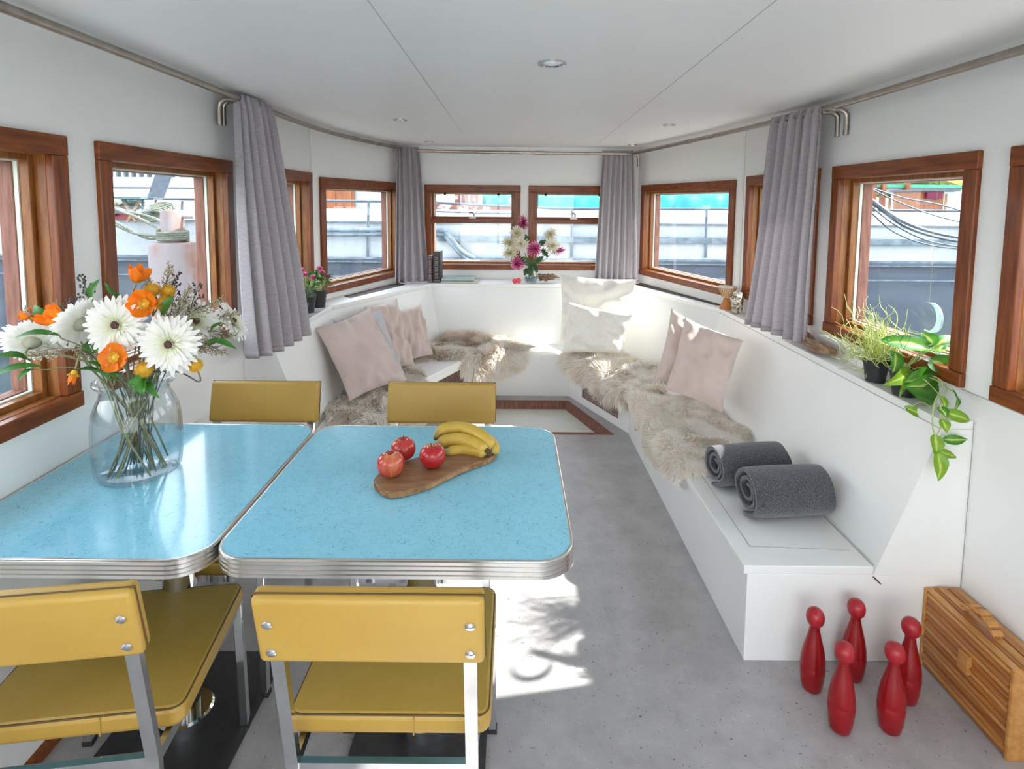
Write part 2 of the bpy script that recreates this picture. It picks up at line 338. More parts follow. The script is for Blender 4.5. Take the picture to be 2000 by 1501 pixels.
def special_mats():
    # speckled concrete-look floor
    m = bpy.data.materials.new('speckled_grey_floor'); m.use_nodes = True; n = m.node_tree; b = n.nodes['Principled BSDF']; L = n.links.new
    tcn = n.nodes.new('ShaderNodeTexCoord')
    def nz(sc, det, rough=.5):
        t = n.nodes.new('ShaderNodeTexNoise'); t.inputs['Scale'].default_value = sc; t.inputs['Detail'].default_value = det; t.inputs['Roughness'].default_value = rough
        L(tcn.outputs['Object'], t.inputs['Vector']); return t
    def ramp(src, p0, c0, p1, c1):
        r = n.nodes.new('ShaderNodeValToRGB'); e = r.color_ramp.elements; e[0].position = p0; e[1].position = p1; e[0].color = (*c0,1); e[1].color = (*c1,1); L(src, r.inputs[0]); return r
    a = ramp(nz(9, 8, .65).outputs['Fac'], .3, (.335,.315,.315), .7, (.455,.435,.435))
    s = ramp(nz(95, 2).outputs['Fac'], .26, (.25,.23,.22), .32, (1,1,1))
    w = ramp(nz(140, 2).outputs['Fac'], .68, (1,1,1), .74, (1.35,1.33,1.3))
    x1 = n.nodes.new('ShaderNodeMixRGB'); x1.blend_type = 'MULTIPLY'; x1.inputs[0].default_value = 1; L(a.outputs[0], x1.inputs[1]); L(s.outputs[0], x1.inputs[2])
    x2 = n.nodes.new('ShaderNodeMixRGB'); x2.blend_type = 'MULTIPLY'; x2.inputs[0].default_value = 1; L(x1.outputs[0], x2.inputs[1]); L(w.outputs[0], x2.inputs[2])
    L(x2.outputs[0], b.inputs['Base Color']); b.inputs['Roughness'].default_value = .42
    M['floor'] = m
    # blue laminate with squiggles
    m = bpy.data.materials.new('blue_boomerang_laminate'); m.use_nodes = True; n = m.node_tree; b = n.nodes['Principled BSDF']; L = n.links.new
    tcn = n.nodes.new('ShaderNodeTexCoord')
    t = nz(62, .3); t2 = nz(50, 0)
    def near(src, v, wdt):
        s1 = n.nodes.new('ShaderNodeMath'); s1.operation = 'SUBTRACT'; L(src, s1.inputs[0]); s1.inputs[1].default_value = v
        s2 = n.nodes.new('ShaderNodeMath'); s2.operation = 'ABSOLUTE'; L(s1.outputs[0], s2.inputs[0])
        s3 = n.nodes.new('ShaderNodeMath'); s3.operation = 'LESS_THAN'; L(s2.outputs[0], s3.inputs[0]); s3.inputs[1].default_value = wdt; return s3.outputs[0]
    l1 = near(t.outputs['Fac'], .44, .013); l2 = near(t.outputs['Fac'], .57, .012)
    ad = n.nodes.new('ShaderNodeMath'); ad.operation = 'MAXIMUM'; L(l1, ad.inputs[0]); L(l2, ad.inputs[1])
    g = n.nodes.new('ShaderNodeMath'); g.operation = 'GREATER_THAN'; L(t2.outputs['Fac'], g.inputs[0]); g.inputs[1].default_value = .41
    mu = n.nodes.new('ShaderNodeMath'); mu.operation = 'MULTIPLY'; L(ad.outputs[0], mu.inputs[0]); L(g.outputs[0], mu.inputs[1])
    mu2 = n.nodes.new('ShaderNodeMath'); mu2.operation = 'MULTIPLY'; L(mu.outputs[0], mu2.inputs[0]); mu2.inputs[1].default_value = .42
    bs = ramp(nz(6, 3).outputs['Fac'], .3, (.25,.60,.76), .7, (.285,.66,.82))
    mx = n.nodes.new('ShaderNodeMixRGB'); L(mu2.outputs[0], mx.inputs[0]); L(bs.outputs[0], mx.inputs[1]); mx.inputs[2].default_value = (.05,.24,.34,1)
    L(mx.outputs[0], b.inputs['Base Color']); b.inputs['Roughness'].default_value = .15; b.inputs['Coat Weight'].default_value = .3; b.inputs['Coat Roughness'].default_value = .06
    M['blue'] = m
special_mats()

# ------------------------------------------------------------------ the room
ZC = 2.08
CL = (-1.40, 4.05); CBL = (-1.0, 5.4); CBR = (1.15, 5.4); CR = (1.54, 3.95)
MID = Vector((.07, 2.5))
def basis(P0, P1):
    P0 = Vector(P0); P1 = Vector(P1); d = (P1 - P0); L = d.length; d.normalize()
    nrm = Vector((d.y, -d.x))
    if (P0 + d*(L/2) + nrm - MID).length < (P0 + d*(L/2) - nrm - MID).length: nrm = -nrm
    return P0, d, nrm, L
def wall_mat(P0, P1):
    """local x along the wall, y outward, z up"""
    P0, d, nrm, L = basis(P0, P1)
    return Matrix(((d.x, nrm.x, 0, P0.x), (d.y, nrm.y, 0, P0.y), (0, 0, 1, 0), (0, 0, 0, 1))), L
TH_W = .085
def wall(name, P0, P1, holes, ext0=0, ext1=0):
    Mx, L = wall_mat(P0, P1); mb = MB(); x = -ext0
    for (a, b, z0, z1) in sorted(holes):
        mb.box(x, a, 0, TH_W, 0, 2.16, Mx)
        mb.box(a, b, 0, TH_W, 0, z0, Mx); mb.box(a, b, 0, TH_W, z1, 2.16, Mx); x = b
    mb.box(x, L+ext1, 0, TH_W, 0, 2.16, Mx)
    o = mb.build(name, M['wall']); o['kind'] = 'structure'; return o

WZ0, WZ1 = .945, 1.755
CW = .062   # casing width
def window(name, P0, P1, a, b, z0, z1, transom=False):
    """a, b, z0, z1 = outer edge of the wooden casing"""
    Mx, L = wall_mat(P0, P1)
    c = Mx @ Vector(((a+b)/2, 0, z0)); root = thing(name, None, None, c, kind='structure'); WH = M['wood_y'] if abs(Mx[1][0]) > .5 else M['wood_h']
    hb = MB(); vb = MB()
    # casing, proud of the wall
    hb.box(a, b, -.018, .01, z1-CW, z1, Mx); hb.box(a, b, -.022, .01, z0, z0+.05, Mx)
    vb.box(a+.001, a+CW, -.017, .01, z0+.05, z1-CW, Mx); vb.box(b-CW, b-.001, -.017, .01, z0+.05, z1-CW, Mx)
    hb.build('casing_rail', WH, root, bevel=.004); vb.build('casing_stile', M['wood_v'], root, bevel=.004)
    ia, ib, iz0, iz1 = a+CW-.012, b-CW+.012, z0+.04, z1-CW+.012
    # jamb liner stepping outwards
    jb = MB()
    def ring(m, a0, b0, c0, c1, w, y0, y1):
        m.box(a0, a0+w, y0, y1, c0, c1, Mx); m.box(b0-w, b0, y0, y1, c0, c1, Mx)
        m.box(a0+w, b0-w, y0, y1, c0, c0+w, Mx); m.box(a0+w, b0-w, y0, y1, c1-w, c1, Mx)
    ring(jb, ia, ib, iz0, iz1, .012, .008, .045); ring(jb, ia, ib, iz0, iz1, .030, .045, .075)
    jb.build('jamb', M['wood_j'], root, bevel=.0025)
    sp = MB(); ring(sp, ia+.004, ib-.004, iz0+.004, iz1-.004, .030, .075, .088); sp.build('glazing_spacer', M['spacer'], root)
    ob = MB(); ring(ob, ia-.02, ib+.02, iz0-.02, iz1+.02, .058, .088, .135); ob.build('outer_frame', M['wood_out'], root, bevel=.003)
    pn = MB(); pn.box(ia+.02, ib-.02, .0755, .0785, iz0+.02, iz1-.02, Mx); pn.build('pane', M['pane'], root)
    if transom:
        zt = transom; tb = MB(); tb.box(a+.03, b-.03, -.006, .07, zt-.022, zt+.022, Mx); tb.box(a+.05, b-.05, .01, .07, zt+.022, zt+.040, Mx)
        tb.build('transom_bar', M['wood_h'], root, bevel=.003)
        m_ = (a+b)/2; lb = MB()
        lb.box(m_-.032, m_+.032, -.012, .01, zt+.022, zt+.034, Mx)
        lb.tube([Mx @ Vector((m_+dx, -.004, zt+dz)) for dx, dz in ((-.03,.075),(-.005,.08),(.012,.068),(.012,.034))], .010, 8)
        lb.build('latch', M['steel'], root, smooth=True)
        for dx in (-.26, .24):
            kb = MB(); kb.ball(Mx @ Vector((m_+dx, .03, z1-CW-.022)), .013, 10); kb.build('hinge_knob', M['rubber'], root, smooth=True)
    return root
wins = []
LP = ((-1.4, -1.6), (-1.4, 4.05))   # s = y + 1.6
RP = ((1.54, -1.6), (1.54, 3.95))
def lh(y0, y1): return (y0+1.6, y1+1.6)
def hole(a, b, z0, z1): return (a+CW-.014, b-CW+.014, z0+.036, z1-CW+.014)
left_w = [lh(-1.45,-.55), lh(-.35,.75), lh(.90,1.815), lh(1.95,2.875), lh(3.10,4.0)]  # first two on each side are unseen, added to bring in daylight
right_w = [lh(-1.45,-.55), lh(-.35,.60), lh(.78,1.80), lh(1.922,2.80), lh(2.93,3.83)]
LZ0, LZ1 = .91, 1.765
wall('wall_left', LP[0], LP[1], [hole(a, b, LZ0, LZ1) for a, b in left_w], ext1=.01)
wall('wall_right', RP[0], RP[1], [hole(a, b, WZ0+.01, WZ1) for a, b in right_w], ext1=.01)
LA = (CL, CBL); RA = (CR, CBR); BK = (CBL, CBR)
la = [(.07, 1.27)]; ra = [(.05, 1.41)]; bk = [(.17, 1.06), (1.135, 1.98)]
wall('wall_back_left', *LA, [hole(a, b, .90, 1.742) for a, b in la], ext0=.02, ext1=.03)
wall('wall_back_right', *RA, [hole(a, b, .925, 1.74) for a, b in ra], ext0=.02, ext1=.03)
wall('wall_back', *BK, [hole(a, b, .945, 1.732) for a, b in bk], ext0=.02, ext1=.02)
k = 1
for (a, b) in left_w: window('window_%d' % k, *LP, a, b, LZ0, LZ1); k += 1
for (a, b) in la: window('window_%d' % k, *LA, a, b, .90, 1.742); k += 1
for (a, b) in bk: window('window_%d' % k, *BK, a, b, .945, 1.732, transom=1.40); k += 1
for (a, b) in ra: window('window_%d' % k, *RA, a, b, .925, 1.74); k += 1
for (a, b) in right_w[::-1]: window('window_%d' % k, *RP, a, b, WZ0+.01, WZ1); k += 1
# rear wall, its wide glazing behind the camera added unseen to let in daylight
mb = MB(); mb.box(-1.48, 1.62, -1.68, -1.6, 0, .12); mb.box(-1.48, -1.2, -1.68, -1.6, .12, 2.0); mb.box(1.34, 1.62, -1.68, -1.6, .12, 2.0); mb.box(-1.48, 1.62, -1.68, -1.6, 2.0, 2.16)
tag(mb.build('wall_rear', M['wall']), kind='structure')
dr = thing('added_door_1', None, None, (.07, -1.64, .12), kind='structure')
mb = MB()
for x in (-1.2, -.36, .48, 1.30): mb.box(x, x+.04, -1.67, -1.61, .12, 2.0)
mb.box(-1.16, 1.30, -1.67, -1.61, .12, .20); mb.box(-1.16, 1.30, -1.67, -1.61, 1.94, 2.0)
mb.build('door_frame', M['wood_v'], dr)
mb = MB(); mb.box(-1.18, 1.32, -1.645, -1.640, .15, 1.97); mb.build('door_glass', M['pane'], dr)

mb = MB(); mb.box(-3.2, 3.4, -6.5, -1.70, -.62, -.04); tag(mb.build('aft_bounce_deck', M['deck']), 'unseen pale deck added behind the cabin to bounce sunlight in', 'deck')  # added out of view as a pale reflector, throws sun onto the ceiling
for sgn, x in ((-1, -1.55), (1, 1.70)):
    mb = MB(); mb.box(min(x, x+sgn*.62), max(x, x+sgn*.62), -1.69, 5.0, -.62, .42); tag(mb.build('side_bounce_deck', M['deck']), 'unseen pale light-bouncing deck added outside the ' + ('left' if sgn < 0 else 'right') + ' windows', 'deck')  # added below the sightline to reflect sun up through the windows
# floor with a recessed hatch
HO = [(.69, 3.825), (.445, 4.49), (-.315, 4.49), (-.56, 3.825)]
OUT = [(1.62, -1.7), (1.62, 5.55), (-1.5, 5.55), (-1.5, -1.7)]
mb = MB(); mb.add([(x, y, 0) for x, y in OUT+HO], [(0,1,5,4),(1,2,6,5),(2,3,7,6),(3,0,4,7)][::1])
mb.add([(x, y, 0) for x, y in HO] + [(x, y, -.075) for x, y in HO], [(0,1,5,4),(1,2,6,5),(2,3,7,6),(3,0,4,7)])
tag(mb.build('floor', M['floor']), kind='structure')
def inset(poly, d):
    c = Vector((sum(p[0] for p in poly)/len(poly), sum(p[1] for p in poly)/len(poly))); out = []; n = len(poly)
    for i in range(n):
        a, b, e = Vector(poly[i-1]), Vector(poly[i]), Vector(poly[(i+1) % n])
        def inn(p, q_):
            t = (q_-p).normalized(); m = Vector((-t.y, t.x)); return m if (c-p).dot(m) > 0 else -m
        n1, n2 = inn(a, b), inn(b, e); k_ = 1 + n1.dot(n2); out.append(tuple(b + (n1+n2)*(d/k_)))
    return out
hat = thing('floor_hatch', 'sunken pale panel in a brown wooden frame set in the floor before the end bench', 'hatch', (.07, 4.16, -.06))
i1 = inset(HO, .035); mb = MB()
i0 = inset(HO, -.004)
for i in range(4):
    j = (i+1) % 4; mb.hull([(*i0[i], -.07), (*i0[j], -.07), (*i1[j], -.07), (*i1[i], -.07)], [(*i0[i], .004), (*i0[j], .004), (*i1[j], .001), (*i1[i], .001)])
mb.build('hatch_frame', M['wood_out'], hat)
mb = MB(); mb.prism(i1, -.075, -.052); mb.build('hatch_panel', M['panelw'], hat)
i2 = inset(i1, .005); mb = MB()
for i in range(4):
    j = (i+1) % 4; mb.hull([(*i1[i], -.052), (*i1[j], -.052), (*i2[j], -.052), (*i2[i], -.052)], [(*i1[i], -.030), (*i1[j], -.030), (*i2[j], -.045), (*i2[i], -.045)])
mb.build('hatch_bead', M['wood_out'], hat)

mb = MB(); mb.box(-1.5, 1.64, -1.7, 5.55, ZC, ZC+.06); tag(mb.build('ceiling', M['ceil']), kind='structure')
mb = MB(); mb.bar((-.365, -1.5, ZC), (-.385, 4.3, ZC), .003, .002); tag(mb.build('trim_1', M['seam']), kind='structure')
mb = MB(); mb.bar((.60, -1.5, ZC), (.712, 5.0, ZC), .003, .002); tag(mb.build('trim_2', M['seam']), kind='structure')
k = 3
for (x, y, z0) in ((-1.398, 2.99, .0), (-1.398, 4.0, 1.0), (1.538, 3.9, 1.0), (1.538, 1.865, .0)):
    mb = MB(); mb.box(x-.002, x+.002, y-.0008, y+.0008, z0, ZC if y > 1.9 else .86); tag(mb.build('trim_%d' % k, M['seam_soft']), kind='structure'); k += 1
mb = MB(); mb.box(1.536, 1.542, .7, 1.93, .946, .949); tag(mb.build('trim_%d' % k, M['seam']), kind='structure'); k += 1
# low plinth along the left wall and its brown skirting
mb = MB(); mb.box(-1.40, -1.325, -1.6, 2.94, 0, .60); tag(mb.build('trim_%d' % k, M['wall'], bevel=.004), kind='structure')
mb = MB(); mb.box(-1.326, -1.308, -1.6, 2.94, 0, .035); tag(mb.build('baseboard_left', M['wood_h'], bevel=.003), kind='structure')

# ceiling lights
lights = [((.135, 2.169), .052, 'round chrome downlight with a frosted lamp, nearest in the ceiling'),
          ((-.709, 3.649), .042, 'small white downlight in the ceiling left of the middle, before the bow'),
          ((.995, 3.784), .042, 'small white downlight in the ceiling near the right curtain rail'),
          ((-.72, 4.95), .040, 'far left small white downlight above the left corner curtain'),
          ((1.02, 5.05), .040, 'far right small white downlight above the right corner curtain')]
for i, ((x, y), r, lb) in enumerate(lights):
    t = thing('ceiling_light', lb, 'light', (x, y, ZC-.006), group='recessed ceiling lights')
    mb = MB(); mb.lathe([(r*.72, 0), (r*.80, -.004), (r, -.003), (r, .006)], (x, y, ZC-.004), 28, caps=False)
    mb.build('trim_ring', M['chrome'] if i == 0 else M['alu'], t, smooth=True)
    mb = MB(); mb.lathe([(.001, -.003), (r*.4, -.003), (r*.74, .002)], (x, y, ZC-.004), 28, caps=False); mb.build('lamp', M['lampglass'], t, smooth=True)

# ------------------------------------------------------------------ curtain rails
def smooth_path(pts, n=10):
    pts = [Vector(p) for p in pts]; out = []
    for i in range(len(pts)-1):
        p0, p1, p2, p3 = pts[max(i-1,0)], pts[i], pts[i+1], pts[min(i+2, len(pts)-1)]
        for k_ in range(n):
            t = k_/n
            out.append(.5*((2*p1)+(p2-p0)*t+(2*p0-5*p1+4*p2-p3)*t*t+(3*p1-p0-3*p2+p3)*t**3))
    out.append(pts[-1]); return out
def rail(name, label, pts, brs, joints, r=.0145):
    pth = smooth_path(pts); c = pts[0]
    t = thing(name, label, 'curtain rail', pth[len(pth)//2])
    MB().tube(pth, r, 12).build('rod', M['steel'], t, smooth=True)
    for j in joints:
        i = int(j*(len(pth)-2)); MB().tube([pth[i], pth[i+1]], r*1.18, 12).build('joint_sleeve', M['steel'], t, smooth=True)
    for (p, d, back) in brs:
        p = Vector(p); d = Vector(d).normalized(); q_ = p + d*back
        arc = [p, p + d*(back-.035), q_ + Vector((0,0,-.012)) - d*.010, q_ + Vector((0,0,-.035)), q_ + Vector((0,0,-.115))]
        MB().tube(smooth_path(arc, 5), .012, 12).build('bracket', M['steel'], t, smooth=True)
    return t
ZR = 2.045
rail('curtain_rail', 'long steel curtain rail bending along the left wall under the ceiling',
     [(-1.275,-1.4,ZR),(-1.275,.5,ZR),(-1.28,2.1,ZR),(-1.295,2.85,ZR),(-1.305,3.5,ZR),(-1.27,4.1,ZR),(-1.15,4.7,ZR),(-1.0,5.17,ZR)],
     [((-1.295,2.78,ZR-.008),(-1,0,0),.08), ((-1.29,2.74,ZR-.008),(-1,0,0),.085), ((-1.275,.0,ZR-.008),(-1,0,0),.1), ((-1.0,5.17,ZR-.008),(-1,0,0),.09)], [.43,.8])
rail('curtain_rail', 'straight steel curtain rail above the two end windows',
     [(-.98,5.24,ZR-.015),(-.3,5.27,ZR-.022),(.4,5.27,ZR-.026),(1.03,5.24,ZR-.03)], [((1.02,5.22,ZR-.035),(1,0,0),.09)], [.62])
rail('curtain_rail', 'long steel curtain rail bending along the right wall under the ceiling',
     [(1.47,-1.4,ZR-.02),(1.47,.5,ZR-.02),(1.475,2.0,ZR-.02),(1.47,2.85,ZR-.02),(1.42,3.43,ZR-.015),(1.33,4.1,ZR-.012),(1.2,4.7,ZR-.018),(1.05,5.2,ZR-.03)],
     [((1.46,2.80,ZR-.035),(1,-.1,0),.075), ((1.46,2.72,ZR-.035),(1,-.1,0),.07)], [.46,.78])

# ------------------------------------------------------------------ curtains
def curtain(name, label, top, bot, ztop, zbot, folds, amp_t, amp_b, seed, out=(1,0)):
    top = smooth_path([(p[0], p[1], 0) for p in top], 6); bot = smooth_path([(p[0], p[1], 0) for p in bot], 6)
    o = Vector((*out, 0))
    def samp(p, t):
        x = t*(len(p)-1); i = min(int(x), len(p)-2); return p[i].lerp(p[i+1], x-i)
    rr = random.Random(seed); ph = [rr.uniform(0, 6) for _ in range(6)]
    zb = zbot if callable(zbot) else (lambda u: zbot)
    def fn(u, v):
        w = v**.9
        up = u + .012*sin(u*23+ph[0])*(1-v) + .02*sin(v*3+ph[1]+u*5)*v
        up = min(max(up, 0), 1)
        p = samp(top, up).lerp(samp(bot, up), w)
        a = amp_t*(1-w) + amp_b*w
        fr = 1 + .9*(1-min(1, v*3.2))*0
        d = sin(2*pi*folds*u + ph[2] + .8*sin(u*7+ph[3])) * a
        d += sin(2*pi*folds*2.7*u + ph[4]) * .006 * max(0, 1 - v*2.2)
        d += .012*sin(v*4+ph[5]+u*3)*v
        if v < .03: d *= .5
        return Vector((p.x, p.y, 0)) + o*d + Vector((0, 0, ztop + (zb(u)-ztop)*v ))
    t = thing(name, label, 'curtain', fn(.5, 1), group='mauve-grey linen curtains')
    MB().grid(fn, int(folds*16), 46).build('cloth', M['cloth'], t, smooth=True, solid=.003, angle=180)
    hm = MB().grid(lambda u, v: fn(u, .974+.026*v) + Vector((0,0,0)), int(folds*16), 2)
    hm.build('hem', M['cloth'], t, smooth=True, solid=.007, angle=180)
    return t
curtain('curtain', 'mauve-grey curtain hanging at the left wall, nearest the bouquet',
        [(-1.30,2.74),(-1.265,2.82),(-1.275,3.09)], [(-1.27,2.72),(-1.19,2.78),(-1.15,2.96),(-1.12,3.14)], 2.065, lambda u: .815+.035*u, 6, .016, .030, 1, (1,-.3))
curtain('curtain', 'mauve-grey curtain in the back left corner beside the upright books',
        [(-1.02,5.10),(-.98,5.20),(-.86,5.25)], [(-1.03,4.97),(-.93,5.02),(-.76,5.12)], 2.06, .868, 5, .016, .026, 2, (.4,-1))
curtain('curtain', 'mauve-grey curtain in the back right corner behind the white cushions',
        [(.79,5.26),(.95,5.25),(1.06,5.22)], [(.74,5.24),(.92,5.22),(1.11,5.14)], 2.045, .872, 7, .014, .022, 3, (0,-1))
curtain('curtain', 'mauve-grey curtain hanging at the right wall above the driftwood',
        [(1.425,3.27),(1.45,3.05),(1.455,2.80)], [(1.37,3.34),(1.41,3.12),(1.45,2.84)], 2.05, .88, 6.5, .016, .028, 4, (-1,-.3))

# ------------------------------------------------------------------ benches
ZS, ZL = .345, .86
def quad_strip(mb, A, zA, B, zB):
    n = len(A); mb.add([(x, y, zA) for x, y in A] + [(x, y, zB) for x, y in B], [(i, i+1, n+i+1, n+i) for i in range(n-1)])
def slab(mb, A, B, z0, z1, zt0=None, zt1=None):
    for i in range(len(A)-1):
        a = [(*A[i], z0), (*A[i+1], z0), (*B[i+1], z0), (*B[i], z0)]; b = [(*A[i], z1), (*A[i+1], z1), (*B[i+1], z1), (*B[i], z1)]
        mb.hull(a, b)
def off(P, Q, d):
    out = []
    for p, q_ in zip(P, Q):
        p = Vector(p); q_ = Vector(q_); out.append(tuple(p + (q_-p).normalized()*d))
    return out
def bench(name, label, Fp, B, T, Wp, mirror, c):
    t = thing(name, label, 'bench', (*c, 0))
    mb = MB(); slab(mb, off(Fp, B, .012), Wp, 0, ZS-.03); mb.build('base', M['bench'], t, bevel=.002)
    mb = MB(); slab(mb, Fp, B, ZS-.03, ZS); mb.build('seat', M['bench'], t, bevel=.003)
    mb = MB()
    for i in range(len(B)-1):
        mb.hull([(*B[i], ZS-.029), (*B[i+1], ZS-.029), (*Wp[i+1], ZS-.029), (*Wp[i], ZS-.029)], [(*T[i], ZL-.03), (*T[i+1], ZL-.03), (*Wp[i+1], ZL-.03), (*Wp[i], ZL-.03)])
    mb.build('backrest', M['bench'], t)
    mb = MB(); slab(mb, off(T, Wp, -.003), Wp, ZL-.029, ZL); mb.build('ledge', M['bench'], t, bevel=.003)
    return t
RF = [(.795,1.87),(.785,3.85),(.45,4.60)]; RB = [(1.237,1.87),(1.235,3.78),(.80,4.93)]; RT = [(1.434,1.87),(1.425,3.93),(.95,5.04)]; RW = [(1.538,1.87),(1.538,3.95),(1.148,5.398)]
rb = bench('corner_bench', 'long white built-in bench with sloping back along the right wall', RF, RB, RT, RW, 0, (1.15, 3.2))
LF = [(-.665,2.95),(-.655,3.85),(-.315,4.60)]; LB = [(-1.06,2.95),(-1.07,3.78),(-.62,4.93)]; LT = [(-1.25,2.95),(-1.24,3.90),(-.72,5.03)]; LW = [(-1.398,2.95),(-1.398,4.05),(-.998,5.398)]
lb = bench('corner_bench', 'white built-in bench with sloping back along the left wall, under the pink cushions', LF, LB, LT, LW, 0, (-1.0, 3.9))
BF = [(.449,4.60),(-.314,4.60)]; BB = [(.799,4.93),(-.619,4.93)]; BT = [(.949,5.04),(-.719,5.03)]; BW = [(1.147,5.398),(-.997,5.398)]
bb = bench('end_bench', 'white built-in bench across the bow with the shelf of white and pink flowers', BF, BB, BT, BW, 0, (.07, 5.0))
# lid, seams, grilles, vents
mb = MB(); mb.prism([(.862,1.985),(1.20,1.965),(1.20,2.72),(.862,2.72)], ZS, ZS+.0015); mb.build('seat_lid', M['bench'], rb)
sm = MB()
for a, b in (((.86,1.98),(.86,2.72)), ((.86,1.98),(1.205,1.96))): sm.bar((*a, ZS+.001), (*b, ZS+.001), .003, .003)
sm.bar((1.236,1.875,ZS+.001), (1.234,3.78,ZS+.001), .003, .003)
sm.bar((1.4315,1.875,ZL-.0295), (1.4225,3.93,ZL-.0295), .004, .003)
sm.build('seam', M['seam'], rb)
tag(MB().bar((1.236,1.868,ZS-.035), (1.262,1.868,ZS-.06), .004, .004).build('crack', M['dark'], rb), 'small dark crack in the paint')
def on_front(F0, F1, s0, s1, z0, z1, t, back):
    Mx, L = wall_mat(F0, F1); d = Vector(back)
    P0 = Vector(F0); dd = (Vector(F1)-P0).normalized(); n_ = Vector((dd.y, -dd.x)); n_ = n_ if n_.dot(d) < 0 else -n_
    def P(s, o, z): q_ = P0 + dd*s + n_*o; return Vector((q_.x, q_.y, z))
    g = MB(); g.hull([P(s0,.0,z0),P(s1,.0,z0),P(s1,-.011,z0),P(s0,-.011,z0)], [P(s0,.0,z1),P(s1,.0,z1),P(s1,-.011,z1),P(s0,-.011,z1)])
    gr = g.build('grille', M['grille'], t)
    b = MB(); n = int((s1-s0)/.014)
    for i in range(n):
        s = s0 + (i+.5)*(s1-s0)/n; b.bar(P(s, .0015, z0), P(s, .0015, z1), .0025, .003)
    nz_ = int((z1-z0)/.018)
    for i in range(nz_): z = z0 + (i+.5)*(z1-z0)/nz_; b.bar(P(s0, .0015, z), P(s1, .0015, z), .0025, .003)
    b.build('grille_bars', M['wood_out'], gr)
on_front(off(RF[1:], RB[1:], .012)[0], off(RF[1:], RB[1:], .012)[1], .12, .62, .06, .27, rb, (.4,.3))
on_front(off(LF[1:], LB[1:], .012)[0], off(LF[1:], LB[1:], .012)[1], .10, .68, .06, .27, lb, (-.4,.3))
def vent(T, Wp, f0, f1, t):
    a = Vector(T[1]).lerp(Vector(T[2]), f0); b = Vector(T[1]).lerp(Vector(T[2]), f1); c = Vector(Wp[1]).lerp(Vector(Wp[2]), f0); d = Vector(Wp[1]).lerp(Vector(Wp[2]), f1)
    mb = MB(); mb.prism([tuple(a.lerp(c,.42)), tuple(b.lerp(d,.42)), tuple(b.lerp(d,.80)), tuple(a.lerp(c,.80))], ZL, ZL+.0025)
    tag(mb.build('vent', M['dark'], t), 'dark vent slot in the ledge')
vent(RT, RW, .08, .90, rb); vent(LT, LW, .22, .80, lb)
tag(MB().box(.788,.802,3.66,3.68,.17,.25).build('hinge', M['steel'], rb), 'small steel hinge')
tag(MB().box(.788,.802,3.60,3.606,.12,.25).build('hook', M['steel'], rb), 'thin steel hook')

# ------------------------------------------------------------------ tables
def rrect(x0, x1, y0, y1, r, n=10):
    out = []
    for cx, cy, a0 in ((x1-r, y1-r, 0), (x0+r, y1-r, pi/2), (x0+r, y0+r, pi), (x1-r, y0+r, 3*pi/2)):
        for i in range(n+1): a = a0 + pi/2*i/n; out.append((cx + r*cos(a), cy + r*sin(a)))
    return out
def table(label, x0, x1, y0, y1, cx, cy, rl=.085):
    t = thing('dining_table', label, 'table', (cx, cy, 0), group='blue laminate pedestal tables')
    o = rrect(x0, x1, y0, y1, rl); i = rrect(x0+.004, x1-.004, y0+.004, y1-.004, rl-.004); n = len(o)
    MB().prism(i, .706, .75).build('tabletop', M['blue'], t)
    prof = [(-.004,.703),(0,.704)]
    for k_ in range(4):
        zb = .705 + k_*.011; prof += [(0,zb),(.0035,zb+.0015),(.0035,zb+.0085),(0,zb+.010)]
    prof += [(.002,.7500),(.0005,.7512),(-.0035,.7512),(-.0045,.7495)]
    mb = MB(); vs_ = []
    cxm, cym = (x0+x1)/2, (y0+y1)/2
    nr = []
    for k_ in range(n):
        a = Vector(o[(k_-1) % n]); b = Vector(o[(k_+1) % n]); d = (b-a).normalized(); nr.append(Vector((d.y, -d.x)))
    for (d, z) in prof: vs_ += [(o[k_][0]+nr[k_].x*d, o[k_][1]+nr[k_].y*d, z) for k_ in range(n)]
    fs = [(j*n+k_, j*n+(k_+1) % n, (j+1)*n+(k_+1) % n, (j+1)*n+k_) for j in range(len(prof)-1) for k_ in range(n)]
    mb.add(vs_, fs); mb.build('edge_band', M['alu'], t, smooth=True, angle=25)
    mb = MB(); mb.lathe([(.045,.02),(.045,.695)], (cx,cy,0), 32); mb.build('column', M['chrome'], t, smooth=True)
    mb = MB(); mb.box(cx-.15,cx+.15,cy-.15,cy+.15,.690,.704); mb.build('top_plate', M['black'], t)
    mb = MB(); mb.lathe([(.078,.012),(.078,.050),(.072,.056),(.046,.056)], (cx,cy,0), 36); mb.build('collar', M['chrome'], t, smooth=True)
    mb = MB(); mb.box(cx-.195,cx+.195,cy-.27,cy+.27,0,.012); mb.build('base_plate', M['black'], t, bevel=.002)
    return t
table('blue patterned table with ribbed metal edge bearing the fruit board', -.702, .148, 1.262, 2.062, -.262, 1.61)
table('blue patterned table with ribbed metal edge against the left wall, bearing the bouquet', -1.392, -.712, 1.255, 2.068, -.975, 1.61)

